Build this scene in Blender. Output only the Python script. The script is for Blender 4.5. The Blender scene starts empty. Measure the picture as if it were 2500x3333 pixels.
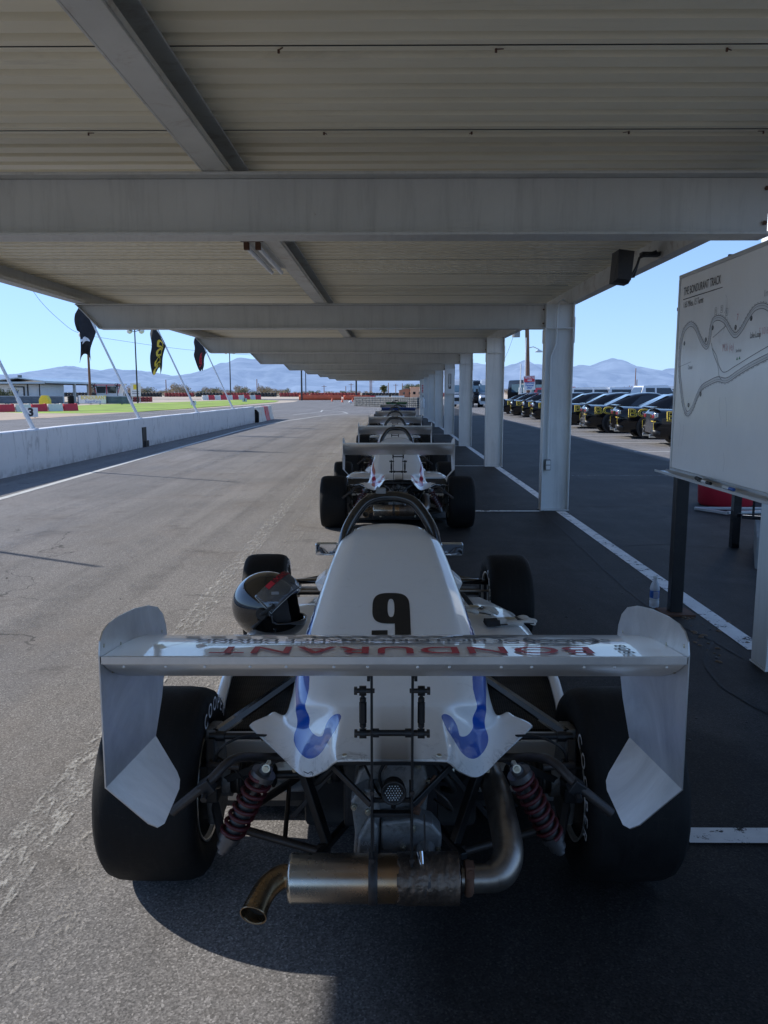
import bpy, bmesh, math, random
from mathutils import Vector, Matrix, noise as mnoise
random.seed(7)
PI = math.pi
scene = bpy.context.scene
COL = scene.collection
R = math.radians
V = Vector

# ------------------------------------------------------------------ materials
def nt(name):
    m = bpy.data.materials.new(name); m.use_nodes = True
    t = m.node_tree; b = t.nodes['Principled BSDF']
    return m, t, b
def mathn(t, op, a, b=None, c=None, clamp=False):
    n = t.nodes.new('ShaderNodeMath'); n.operation = op; n.use_clamp = clamp
    for i, x in enumerate((a, b, c)):
        if x is None: continue
        if isinstance(x, (int, float)): n.inputs[i].default_value = x
        else: t.links.new(x, n.inputs[i])
    return n.outputs[0]
def noise(t, vec, scale, detail=4, rough=.6, dist=0):
    n = t.nodes.new('ShaderNodeTexNoise'); n.inputs['Scale'].default_value = scale
    n.inputs['Detail'].default_value = detail; n.inputs['Roughness'].default_value = rough
    n.inputs['Distortion'].default_value = dist
    if vec is not None: t.links.new(vec, n.inputs['Vector'])
    return n.outputs['Fac']
def ramp(t, fac, stops):
    n = t.nodes.new('ShaderNodeValToRGB'); e = n.color_ramp.elements
    while len(e) < len(stops): e.new(.5)
    for i, (p, c) in enumerate(stops):
        e[i].position = p; e[i].color = (c, c, c, 1) if isinstance(c, (int, float)) else (*c, 1)
    t.links.new(fac, n.inputs[0]); return n.outputs[0]
def mix(t, fac, a, b, mode='MIX'):
    n = t.nodes.new('ShaderNodeMix'); n.data_type = 'RGBA'; n.blend_type = mode
    for s, x in ((0, fac), (6, a), (7, b)):
        if isinstance(x, (int, float)): n.inputs[s].default_value = x
        elif isinstance(x, tuple): n.inputs[s].default_value = (*x, 1)
        else: t.links.new(x, n.inputs[s])
    return n.outputs[2]
def objco(t, scale=None, world=False):
    if world:
        g = t.nodes.new('ShaderNodeNewGeometry'); o = g.outputs['Position']
    else:
        o = t.nodes.new('ShaderNodeTexCoord').outputs['Object']
    if scale:
        m = t.nodes.new('ShaderNodeMapping'); m.inputs['Scale'].default_value = scale
        t.links.new(o, m.inputs[0]); o = m.outputs[0]
    return o
def bump(t, b, h, strength=.3, dist=.01):
    n = t.nodes.new('ShaderNodeBump'); n.inputs['Strength'].default_value = strength
    n.inputs['Distance'].default_value = dist
    t.links.new(h, n.inputs['Height']); t.links.new(n.outputs[0], b.inputs['Normal'])
def M(name, col, rough=.5, metal=0, var=.12, vscale=3, bmp=.0, bscale=60, coat=0, dirt=0, dirtcol=(.12, .1, .08), spec=.5, rvar=.1):
    """general procedural: base colour broken up by two noises, varied roughness, optional bump, dirt, clear coat"""
    m, t, b = nt(name)
    o = objco(t)
    n1 = noise(t, o, vscale, 6, .65)
    lo = tuple(max(0, c * (1 - var)) for c in col); hi = tuple(min(1, c * (1 + var)) for c in col)
    c = ramp(t, n1, [(.3, lo), (.7, hi)])
    if dirt:
        n2 = noise(t, o, vscale * 2.7, 8, .75, .6)
        f = ramp(t, n2, [(.52, 0.0), (.75, float(dirt))])
        c = mix(t, f, c, dirtcol)
    t.links.new(c, b.inputs['Base Color'])
    b.inputs['Metallic'].default_value = metal
    b.inputs['Specular IOR Level'].default_value = spec
    n3 = noise(t, o, vscale * 5, 5, .7)
    r = ramp(t, n3, [(.3, max(0.02, rough - rvar * rough)), (.7, min(1, rough + rvar * rough))])
    t.links.new(r, b.inputs['Roughness'])
    if coat:
        b.inputs['Coat Weight'].default_value = coat; b.inputs['Coat Roughness'].default_value = .04
    if bmp: bump(t, b, noise(t, o, bscale, 4), bmp, .004)
    return m

m_steel = M('painted_steel', (.44, .46, .46), .5, 0, .07, 1.2, dirt=.22, dirtcol=(.22, .19, .15))
m_col = M('column_paint', (.60, .64, .66), .5, 0, .07, 1.5, dirt=.3, dirtcol=(.25, .24, .22), bmp=.05)
def weathered(name, col, rough=.5, rustamt=.8):
    m, t, b = nt(name); o = objco(t)
    n = noise(t, o, 1.1, 6, .65)
    c = ramp(t, n, [(.3, tuple(k * .88 for k in col)), (.7, tuple(min(1, k * 1.07) for k in col))])
    s = noise(t, objco(t, (9, 9, .7)), 1.3, 7, .75, .3)      # rain streaks
    c = mix(t, ramp(t, s, [(.50, 0.0), (.72, .45)]), c, tuple(k * .55 for k in col))
    d = noise(t, o, 5, 9, .8, .8)
    c = mix(t, ramp(t, d, [(.60, 0.0), (.68, .55)]), c, tuple(k * .72 + .02 for k in col))
    r = noise(t, objco(t, (6, 6, 2)), 3.1, 9, .8, 1)
    c = mix(t, ramp(t, r, [(.655, 0.0), (.70, rustamt)]), c, (.17, .085, .045))
    t.links.new(c, b.inputs['Base Color'])
    t.links.new(ramp(t, d, [(.3, rough * .8), (.7, min(1, rough * 1.3))]), b.inputs['Roughness'])
    bump(t, b, noise(t, o, 35, 4), .08, .003)
    return m
m_steel = weathered('painted_steel', (.56, .555, .52), .45, .5)
m_col = weathered('column_paint', (.70, .71, .69), .45, .55)
m_rustysteel = M('purlin_steel', (.60, .59, .54), .5, 0, .12, 2, dirt=.8, dirtcol=(.26, .16, .09))
m_rust = M('rust', (.11, .052, .03), .8, 0, .3, 20, bmp=.3)
m_darksteel = M('dark_steel', (.022, .023, .025), .42, .3, .25, 8, dirt=.25, dirtcol=(.08, .07, .06))
m_blackpaint = M('black_gloss', (.012, .012, .013), .18, 0, .2, 5, coat=.7)
m_castal = M('cast_aluminium', (.24, .24, .235), .5, .5, .35, 12, bmp=.45, bscale=120, dirt=.9, dirtcol=(.06, .05, .04))
m_alu = None
m_zinc = M('zinc_bolt', (.5, .47, .38), .35, .9, .2, 30)
def mk_rubber():
    m, t, b = nt('tyre_rubber'); o = objco(t)
    n = noise(t, o, 7, 8, .75, .4)
    c = ramp(t, n, [(.3, (.005, .005, .0055)), (.7, (.013, .013, .013))])
    g = noise(t, objco(t, (18, 60, 60)), 1.4, 6, .8, .4)           # grained, picked up grit
    c = mix(t, ramp(t, g, [(.58, 0.0), (.70, .6)]), c, (.036, .033, .029))
    s = noise(t, objco(t, (60, 6, 6)), 1.2, 4, .6)                # scrub lines round the tread
    c = mix(t, ramp(t, s, [(.5, 0.0), (.75, .35)]), c, (.026, .025, .024))
    t.links.new(c, b.inputs['Base Color'])
    t.links.new(ramp(t, n, [(.3, .55), (.7, .85)]), b.inputs['Roughness']); b.inputs['Specular IOR Level'].default_value = .22
    bump(t, b, mathn(t, 'ADD', noise(t, o, 140, 4, .7), g), .35, .002)
    return m
m_rubber = mk_rubber()
m_brownrod = M('worn_black_tube', (.05, .043, .04), .45, .3, .3, 20, dirt=.5, dirtcol=(.11, .09, .075))
m_spring = M('red_spring', (.075, .010, .014), .45, 0, .2, 30, dirt=.5, dirtcol=(.07, .03, .03))
m_damper = M('damper_alloy', (.14, .14, .145), .4, .7, .15, 20, dirt=.5)
m_brake = M('brake_iron', (.12, .11, .10), .5, .8, .2, 20)
m_boot = M('rubber_boot', (.012, .012, .012), .6)
m_redtub = M('red_plastic', (.48, .02, .04), .5, 0, .1, 4, dirt=.2)
m_blueplastic = M('blue_plastic', (.02, .13, .45), .45, 0, .1, 4, dirt=.15)
m_orange = M('orange_plastic', (.75, .13, .05), .5, 0, .15, 2, dirt=.3, dirtcol=(.3, .1, .08))
m_redblock = M('red_block', (.62, .03, .05), .5, 0, .12, 2, dirt=.3, dirtcol=(.35, .12, .1))
m_whiteblock = M('white_block', (.75, .72, .66), .55, 0, .06, 2, dirt=.4, dirtcol=(.45, .4, .33))
m_yellow = M('yellow_plastic', (.8, .6, .04), .5)
m_white = M('white_paint_plain', (.72, .73, .72), .45, 0, .05, 2, dirt=.2, dirtcol=(.5, .48, .44))
m_ink = M('black_ink', (.015, .015, .015), .5)
m_redink = M('red_ink', (.50, .015, .035), .45)
m_whiteink = M('white_ink', (.75, .77, .8), .4)
m_greyink = M('grey_ink', (.08, .085, .1), .5)
m_faintink = M('faint_ink', (.30, .31, .33), .6)
m_tyreletter = M('tyre_lettering', (.75, .76, .78), .7, 0, .2, 40)
m_rimedge = M('rim_edge', (.65, .62, .56), .35, .8, .2, 20)
m_pinkink = M('pink_ink', (.55, .22, .26), .6)
m_yellowink = M('yellow_ink', (.75, .55, .06), .4)
m_blueink = M('blue_ink', (.03, .12, .42), .35)
m_aged = M('dusty_black', (.03, .03, .032), .6, 0, .3, 4, dirt=.4, dirtcol=(.1, .09, .08))
m_plywood = M('pale_metal', (.55, .56, .56), .4, .6, .1, 3)
m_glove = M('glove_cloth', (.62, .61, .57), .85, 0, .12, 30, bmp=.4, bscale=300, dirt=.3, dirtcol=(.35, .32, .28))
m_gloveblk = M('glove_black', (.02, .02, .022), .8, 0, .2, 40, bmp=.3)
m_tan = M('leather_tan', (.42, .36, .24), .7)
m_concrete = M('concrete', (.23, .235, .23), .85, 0, .15, 3, bmp=.4, bscale=60, dirt=.4)
m_flag = M('flag_cloth', (.018, .018, .022), .8, 0, .2, 10, bmp=.2)
m_pole = M('pole_white', (.66, .68, .70), .4, 0, .05, 4, dirt=.2, dirtcol=(.4, .38, .34))
m_wood = M('pole_wood', (.20, .10, .06), .85, 0, .25, 3, bmp=.4)
m_sidewall = M('hut_siding', (.62, .66, .68), .55, 0, .06, .6, dirt=.2, dirtcol=(.4, .38, .35))
m_roofmetal = M('roof_metal', (.42, .50, .56), .35, .4, .08, .6)
m_brownwall = M('brown_stucco', (.33, .17, .12), .8, 0, .1, .4)
m_tanwall = M('tan_stucco', (.6, .36, .24), .8, 0, .1, .4)
m_bottlewater = None
m_grass_ground = M('lawn', (.27, .38, .04), .9, 0, .55, .25, bmp=.3, bscale=8, dirt=.95, dirtcol=(.46, .40, .16))
m_farred = M('faded_red_rubber', (.30, .05, .045), .7, 0, .35, .4)
m_dirt = M('dirt', (.50, .38, .27), .95, 0, .2, .5, bmp=.3, bscale=4, dirt=.5, dirtcol=(.36, .26, .15))
m_trunk = M('trunk', (.16, .11, .07), .9, 0, .2, 4)
m_chrome = M('mirror_glass', (.8, .82, .85), .03, 1, .02, 2, rvar=0)
m_tail = M('tail_lamp', (.22, .01, .015), .15, coat=1)
m_lampglass = M('lamp_chrome', (.55, .6, .62), .12, .8)
m_caralloy = M('alloy_wheel', (.5, .5, .5), .3, .8)
m_blackcar = M('black_car_paint', (.006, .006, .007), .10, 0, .1, 2, coat=.3, spec=.3)
m_darkglass = M('dark_car_glass', (.012, .014, .017), .05, 0, .1, 2, coat=1)
m_vanglass = M('van_glass', (.10, .17, .22), .08, 0, .1, 2, coat=1)
m_bluewing = M('blue_wing_paint', (.02, .07, .30), .35, 0, .1, 3, coat=.3)
m_greenwing = M('green_wing_paint', (.02, .20, .06), .35, 0, .1, 3, coat=.3)
m_lightoff = M('fluorescent_tube', (.82, .83, .84), .3)
m_barewhite = M('building_white', (.80, .82, .84), .6, 0, .03, .5)
m_bush = []
for i, c in enumerate([(.34, .27, .17), (.15, .16, .07), (.40, .31, .21), (.20, .19, .10)]):
    m_bush.append(M('foliage', c, .9, 0, .45, 1.5))

def brushed(name, col, rough, sc=(300, 4, 4), stain=.35, metal=.9):
    m, t, b = nt(name)
    o = objco(t)
    n = noise(t, objco(t, sc), 1, 3, .6)
    n2 = noise(t, o, 4, 7, .7, .8)
    c = ramp(t, n2, [(.3, tuple(k * (1 - stain) for k in col)), (.7, col)])
    t.links.new(c, b.inputs['Base Color']); b.inputs['Metallic'].default_value = metal
    r = mathn(t, 'ADD', mathn(t, 'MULTIPLY', n, .16), mathn(t, 'MULTIPLY', n2, .22))
    r = mathn(t, 'ADD', r, rough - .18)
    t.links.new(r, b.inputs['Roughness'])
    bump(t, b, n, .05, .002)
    return m
m_alu = brushed('brushed_aluminium', (.80, .81, .82), .36, (3, 9, 5), .38)
m_wingunder = brushed('wing_aluminium', (.80, .785, .76), .34, (4, 200, 200), .25, .55)

def mk_white():
    m, t, b = nt('glossy_white_bodywork')
    o = objco(t)
    n = noise(t, o, 1.5, 5, .6)
    c = ramp(t, n, [(.3, (.88, .87, .84)), (.7, (.92, .915, .90))])
    s = noise(t, objco(t, (3, 3, 14)), 2.2, 9, .8, 1.2)
    c = mix(t, ramp(t, s, [(.60, 0.0), (.72, .35)]), c, (.42, .40, .37))
    t.links.new(c, b.inputs['Base Color'])
    b.inputs['Roughness'].default_value = .28
    b.inputs['Coat Weight'].default_value = .9; b.inputs['Coat Roughness'].default_value = .035
    return m, t, b, c
m_body, _, _, _ = mk_white()
def mk_stripe(col, name):
    m, t, b, c = mk_white(); m.name = name
    a = t.nodes.new('ShaderNodeAttribute'); a.attribute_name = 'stripe'
    f = mathn(t, 'GREATER_THAN', a.outputs['Fac'], 0)
    c2 = mix(t, f, c, col)
    # grime near the tail edge
    a2 = t.nodes.new('ShaderNodeAttribute'); a2.attribute_name = 'grime'
    g = noise(t, objco(t, (7, 7, 16)), 2.5, 9, .8, 1.0)
    gf = mathn(t, 'MULTIPLY', mathn(t, 'ADD', a2.outputs['Fac'], .05, clamp=True), ramp(t, g, [(.52, 0.0), (.66, .8)]))
    a3 = t.nodes.new('ShaderNodeAttribute'); a3.attribute_name = 'soot'
    gf = mathn(t, 'MAXIMUM', gf, mathn(t, 'MULTIPLY', a3.outputs['Fac'], .9))
    c3 = mix(t, gf, c2, (.10, .085, .07))
    t.links.new(c3, b.inputs['Base Color'])
    return m
m_cover_blue = mk_stripe((.006, .085, .44), 'white_cover_blue_stripe')
m_cover_red = mk_stripe((.40, .03, .06), 'white_cover_red_stripe')

def mk_asphalt():
    m, t, b = nt('asphalt')
    w = objco(t, world=True)
    fine = noise(t, w, 150, 3, .75)
    mid = noise(t, w, 38, 4, .7)
    big = noise(t, w, .35, 6, .62, .5)
    big2 = noise(t, objco(t, (.9, .12, 1), True), 1.0, 6, .6, .3)
    base = ramp(t, big, [(.3, (.178, .171, .166)), (.7, (.245, .233, .225))])
    streak = ramp(t, big2, [(.3, .86), (.5, .98), (.7, 1.08)])
    st2 = noise(t, objco(t, (5.5, .10, 1), True), 1.0, 5, .7, .15)
    streak = mix(t, 1.0, streak, ramp(t, st2, [(.34, .87), (.5, 1.0), (.68, 1.08)]), 'MULTIPLY')
    c = mix(t, 1.0, base, streak, 'MULTIPLY')
    # exposed aggregate
    vor = t.nodes.new('ShaderNodeTexVoronoi'); vor.inputs['Scale'].default_value = 190
    t.links.new(w, vor.inputs['Vector'])
    stone = ramp(t, vor.outputs['Color'], [(.2, .55), (.75, 1.3), (.95, 2.2)])
    c = mix(t, .75, c, stone, 'MULTIPLY')
    c = mix(t, .8, c, ramp(t, fine, [(.3, .55), (.7, 1.45)]), 'MULTIPLY')
    # pale dusty patch left of the cars, warm patches
    warm = ramp(t, noise(t, w, .8, 5, .7), [(.5, 0.0), (.75, .35)])
    c = mix(t, warm, c, (.21, .175, .145))
    blue = ramp(t, noise(t, objco(t, (.7, .25, 1), True), 1.7, 5, .6), [(.55, 0.0), (.8, .35)])
    c = mix(t, blue, c, (.135, .148, .18))
    # dark oil stains
    oil = ramp(t, noise(t, w, 1.6, 7, .7, .4), [(.58, 0.0), (.75, .65)])
    c = mix(t, oil, c, (.05, .048, .046))
    drip = ramp(t, noise(t, w, 9, 3, .5), [(.70, 0.0), (.74, .8)])
    c = mix(t, mathn(t, 'MULTIPLY', drip, ramp(t, noise(t, w, .7, 3), [(.5, 0.0), (.65, 1.0)])), c, (.03, .03, .03))
    # carport roof's shade painted into the asphalt colour, parked cars rightwards; smoother too
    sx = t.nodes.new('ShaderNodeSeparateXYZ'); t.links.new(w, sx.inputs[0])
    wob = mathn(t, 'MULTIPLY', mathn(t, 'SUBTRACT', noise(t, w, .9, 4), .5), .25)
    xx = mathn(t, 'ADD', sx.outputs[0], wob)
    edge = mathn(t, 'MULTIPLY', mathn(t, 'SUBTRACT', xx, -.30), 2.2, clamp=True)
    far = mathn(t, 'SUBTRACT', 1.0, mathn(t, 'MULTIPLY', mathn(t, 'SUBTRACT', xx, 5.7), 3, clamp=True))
    roof_shade = mathn(t, 'MULTIPLY', edge, far)
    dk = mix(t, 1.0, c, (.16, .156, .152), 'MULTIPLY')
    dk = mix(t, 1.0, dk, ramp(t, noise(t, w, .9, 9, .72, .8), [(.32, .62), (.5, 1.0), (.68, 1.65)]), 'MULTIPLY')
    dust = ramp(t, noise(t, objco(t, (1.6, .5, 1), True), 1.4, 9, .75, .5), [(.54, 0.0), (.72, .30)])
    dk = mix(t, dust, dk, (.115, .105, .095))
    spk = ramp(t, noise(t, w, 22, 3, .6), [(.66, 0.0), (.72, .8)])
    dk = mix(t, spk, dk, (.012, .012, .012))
    c = mix(t, roof_shade, c, dk)
    # cracks
    v2 = t.nodes.new('ShaderNodeTexVoronoi'); v2.feature = 'DISTANCE_TO_EDGE'; v2.inputs['Scale'].default_value = .28
    nz = t.nodes.new('ShaderNodeTexNoise'); nz.inputs['Scale'].default_value = 1.3; nz.inputs['Detail'].default_value = 8
    t.links.new(w, nz.inputs['Vector'])
    va = t.nodes.new('ShaderNodeVectorMath'); va.operation = 'SCALE'; va.inputs['Scale'].default_value = .9
    t.links.new(nz.outputs['Color'], va.inputs[0])
    vb = t.nodes.new('ShaderNodeVectorMath'); vb.operation = 'ADD'
    t.links.new(w, vb.inputs[0]); t.links.new(va.outputs[0], vb.inputs[1]); t.links.new(vb.outputs[0], v2.inputs['Vector'])
    cr = mathn(t, 'LESS_THAN', v2.outputs['Distance'], .0016)
    cr = mathn(t, 'MULTIPLY', cr, ramp(t, noise(t, w, .5, 3), [(.52, 0.0), (.58, 1.0)]))
    c = mix(t, mathn(t, 'MULTIPLY', cr, .65), c, (.05, .05, .05))
    t.links.new(c, b.inputs['Base Color'])
    rr = mathn(t, 'SUBTRACT', .92, mathn(t, 'MULTIPLY', roof_shade, .22))
    t.links.new(rr, b.inputs['Roughness'])
    b.inputs['Specular IOR Level'].default_value = .18
    h = mathn(t, 'ADD', mathn(t, 'MULTIPLY', fine, .5), vor.outputs['Distance'])
    h = mathn(t, 'SUBTRACT', mathn(t, 'ADD', h, mathn(t, 'MULTIPLY', mid, .5)), mathn(t, 'MULTIPLY', cr, 1.5))
    bump(t, b, h, .22, .002)
    return m
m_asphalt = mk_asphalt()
def mk_linepaint(name, col, thr, scale=9, tint=.25, stretch=1, soft=.02):
    m, t, b = nt(name)
    w = objco(t, world=True)
    n = noise(t, objco(t, (1, stretch, 1), True), scale, 9, .75, .5)
    n0 = noise(t, w, 70, 4, .7)
    nn = mathn(t, 'ADD', mathn(t, 'MULTIPLY', n, .72), mathn(t, 'MULTIPLY', n0, .28))
    a = ramp(t, nn, [(thr - soft, 0.0), (thr + soft, .92)])
    t.links.new(a, b.inputs['Alpha'])
    c = ramp(t, noise(t, w, 5, 7, .7), [(.3, tuple(k * (1 - tint) for k in col)), (.7, col)])
    t.links.new(c, b.inputs['Base Color']); b.inputs['Roughness'].default_value = .7
    return m
m_line = mk_linepaint('line_paint', (.88, .87, .84), .435)
m_crack = mk_linepaint('crack_filler', (.012, .012, .012), .40, 14)
m_lineworn = mk_linepaint('worn_line_paint', (.62, .61, .58), .562, 34, stretch=.30, soft=.07)
m_lineworn2 = mk_linepaint('very_worn_line_paint', (.55, .52, .48), .60, 34, stretch=.30, soft=.07)
m_lineclean = mk_linepaint('wall_line_paint', (.75, .74, .68), .36, 4)
def mk_tyremark():
    m, t, b = nt('tyre_mark_rubber')
    w = objco(t, world=True)
    n = noise(t, w, 6, 6, .7)
    a = mathn(t, 'MULTIPLY', ramp(t, n, [(.42, .0), (.75, 1.0)]), .22)
    t.links.new(a, b.inputs['Alpha'])
    t.links.new(ramp(t, n, [(.3, .02), (.7, .04)]), b.inputs['Base Color']); b.inputs['Roughness'].default_value = .6
    return m
m_mark = mk_tyremark()
def mk_wall():
    m, t, b = nt('whitewashed_concrete')
    o = objco(t)
    n = noise(t, o, 1.3, 7, .7)
    c = ramp(t, n, [(.3, (.80, .81, .82)), (.7, (.88, .88, .88))])
    s = noise(t, objco(t, (1, 2.2, .6)), 2.6, 8, .75, .8)
    c = mix(t, ramp(t, s, [(.55, 0.0), (.70, .75)]), c, (.25, .25, .26))
    sx = t.nodes.new('ShaderNodeSeparateXYZ'); t.links.new(o, sx.inputs[0])
    lowz = mathn(t, 'SUBTRACT', 1.0, mathn(t, 'MULTIPLY', sx.outputs[2], 6, clamp=True))
    c = mix(t, mathn(t, 'MULTIPLY', lowz, ramp(t, noise(t, o, 6, 6), [(.4, 0.0), (.7, .7)])), c, (.2, .17, .14))
    t.links.new(c, b.inputs['Base Color']); b.inputs['Roughness'].default_value = .75
    bump(t, b, noise(t, o, 25, 6, .7), .4, .01)
    return m
m_wall = mk_wall()
def mk_deck():
    m, t, b = nt('roof_deck_paint')
    o = objco(t)
    n = noise(t, objco(t, (.4, 1.6, 1)), 1.5, 6, .6)
    c = ramp(t, n, [(.3, (.80, .73, .55)), (.7, (.90, .83, .64))])
    st = ramp(t, noise(t, objco(t, (.5, 5, 1)), 1.1, 8, .75, .4), [(.58, 0.0), (.8, .5)])
    c = mix(t, st, c, (.23, .19, .14))
    t.links.new(c, b.inputs['Base Color']); b.inputs['Roughness'].default_value = .5
    return m
m_deck = mk_deck()
def mk_board():
    m, t, b = nt('whiteboard_enamel')
    o = objco(t)
    n = noise(t, objco(t, (1, 2, .8)), 1.6, 7, .7, .6)
    c = ramp(t, n, [(.3, (.80, .80, .79)), (.7, (.88, .88, .86))])
    smear = ramp(t, noise(t, objco(t, (1, 6, 1.2)), 3, 9, .8, 1.5), [(.62, 0.0), (.8, .3)])
    c = mix(t, smear, c, (.62, .61, .62))
    t.links.new(c, b.inputs['Base Color']); b.inputs['Roughness'].default_value = .22
    b.inputs['Coat Weight'].default_value = .3; b.inputs['Coat Roughness'].default_value = .15
    return m
m_board = mk_board()
def mk_glass(name, col, rough=.02, milk=0):
    m, t, b = nt(name)
    g = t.nodes.new('ShaderNodeBsdfGlossy'); g.inputs['Roughness'].default_value = rough
    tr = t.nodes.new('ShaderNodeBsdfTransparent'); tr.inputs[0].default_value = (*col, 1)
    fr = t.nodes.new('ShaderNodeFresnel'); fr.inputs[0].default_value = 1.45
    n = noise(t, objco(t), 12, 4)
    f = mathn(t, 'ADD', fr.outputs[0], mathn(t, 'MULTIPLY', n, .08))
    mx = t.nodes.new('ShaderNodeMixShader')
    t.links.new(f, mx.inputs[0]); t.links.new(tr.outputs[0], mx.inputs[1]); t.links.new(g.outputs[0], mx.inputs[2])
    if milk:
        d = t.nodes.new('ShaderNodeBsdfDiffuse'); d.inputs[0].default_value = (.85, .88, .92, 1)
        m2 = t.nodes.new('ShaderNodeMixShader'); m2.inputs[0].default_value = milk
        t.links.new(mx.outputs[0], m2.inputs[1]); t.links.new(d.outputs[0], m2.inputs[2]); mx = m2
    t.links.new(mx.outputs[0], t.nodes['Material Output'].inputs['Surface'])
    return m
m_visor = mk_glass('clear_visor', (.90, .92, .94), .02, .06)
m_pet = mk_glass('bottle_plastic', (.90, .94, .98), .08, .55)
def mk_mesh():
    m, t, b = nt('radiator_core')
    o = objco(t)
    wx = t.nodes.new('ShaderNodeTexWave'); wx.bands_direction = 'X'; wx.inputs['Scale'].default_value = 42
    wy = t.nodes.new('ShaderNodeTexWave'); wy.bands_direction = 'Y'; wy.inputs['Scale'].default_value = 42
    t.links.new(o, wx.inputs[0]); t.links.new(o, wy.inputs[0])
    f = mathn(t, 'MAXIMUM', wx.outputs['Fac'], wy.outputs['Fac'])
    dust = ramp(t, noise(t, o, 7, 6), [(.4, .5), (.7, 1.8)])
    c = mix(t, 1.0, ramp(t, f, [(.6, (.006, .006, .007)), (.95, (.05, .047, .042))]), dust, 'MULTIPLY')
    t.links.new(c, b.inputs['Base Color']); b.inputs['Roughness'].default_value = .6
    b.inputs['Metallic'].default_value = .3
    bump(t, b, f, .6, .002)
    return m
m_radiator = mk_mesh()
def mk_muffler():
    m, t, b = nt('heat_stained_steel')
    o = objco(t)
    sx = t.nodes.new('ShaderNodeSeparateXYZ'); t.links.new(o, sx.inputs[0])
    n = noise(t, o, 7, 6, .7, .5)
    p = mathn(t, 'ADD', mathn(t, 'MULTIPLY', sx.outputs[0], 2.3), mathn(t, 'MULTIPLY', n, .25))
    p = mathn(t, 'ADD', p, .5)
    c = ramp(t, p, [(.0, (.62, .58, .5)), (.35, (.40, .31, .23)), (.62, (.42, .25, .13)), (.8, (.22, .18, .16)), (1.0, (.10, .08, .07))])
    d = ramp(t, noise(t, objco(t, (30, 6, 6)), 1.5, 8, .8, 1), [(.55, 0.0), (.72, .8)])
    right = mathn(t, 'MULTIPLY', mathn(t, 'ADD', sx.outputs[0], -.02), 8, clamp=True)
    c = mix(t, mathn(t, 'MULTIPLY', d, right), c, (.09, .055, .035))
    t.links.new(c, b.inputs['Base Color']); b.inputs['Metallic'].default_value = .92
    t.links.new(ramp(t, n, [(.3, .2), (.7, .36)]), b.inputs['Roughness'])
    return m
m_muffler = mk_muffler()
m_wrap = M('burnt_heat_wrap', (.15, .115, .09), .38, .75, .5, 18, bmp=.8, bscale=60, dirt=.9, dirtcol=(.05, .035, .025))
m_pipe = M('exhaust_steel', (.33, .29, .25), .36, .9, .25, 9, dirt=.6, dirtcol=(.12, .08, .06))
m_tailpipe = M('golden_steel', (.24, .17, .10), .28, .95, .25, 9, dirt=.5, dirtcol=(.16, .09, .05))
def mk_guard():
    m, t, b = nt('guardrail_steel')
    n = noise(t, objco(t), 1.3, 6, .7)
    c = ramp(t, n, [(.3, (.10, .14, .18)), (.7, (.18, .235, .29))])
    t.links.new(c, b.inputs['Base Color']); b.inputs['Metallic'].default_value = .5; b.inputs['Roughness'].default_value = .45
    return m
m_guard = mk_guard()
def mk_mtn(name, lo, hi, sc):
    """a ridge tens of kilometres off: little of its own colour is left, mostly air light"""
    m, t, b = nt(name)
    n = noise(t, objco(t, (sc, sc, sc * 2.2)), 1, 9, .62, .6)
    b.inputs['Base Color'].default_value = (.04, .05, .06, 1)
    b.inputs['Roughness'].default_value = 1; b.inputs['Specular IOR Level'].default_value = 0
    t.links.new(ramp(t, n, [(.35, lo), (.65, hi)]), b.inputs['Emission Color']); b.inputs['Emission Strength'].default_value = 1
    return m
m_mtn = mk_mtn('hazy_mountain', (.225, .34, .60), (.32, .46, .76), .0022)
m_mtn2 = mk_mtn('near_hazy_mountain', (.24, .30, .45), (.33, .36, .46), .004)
def mk_sand():
    m, t, b = nt('desert_sand')
    w = objco(t, world=True)
    n = noise(t, w, .02, 8, .65)
    c = ramp(t, n, [(.3, (.48, .38, .28)), (.7, (.60, .50, .39))])
    c = mix(t, ramp(t, noise(t, w, .3, 5, .6), [(.55, 0.0), (.7, .5)]), c, (.22, .18, .10))
    t.links.new(c, b.inputs['Base Color']); b.inputs['Roughness'].default_value = 1
    return m
m_sand = mk_sand()

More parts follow.
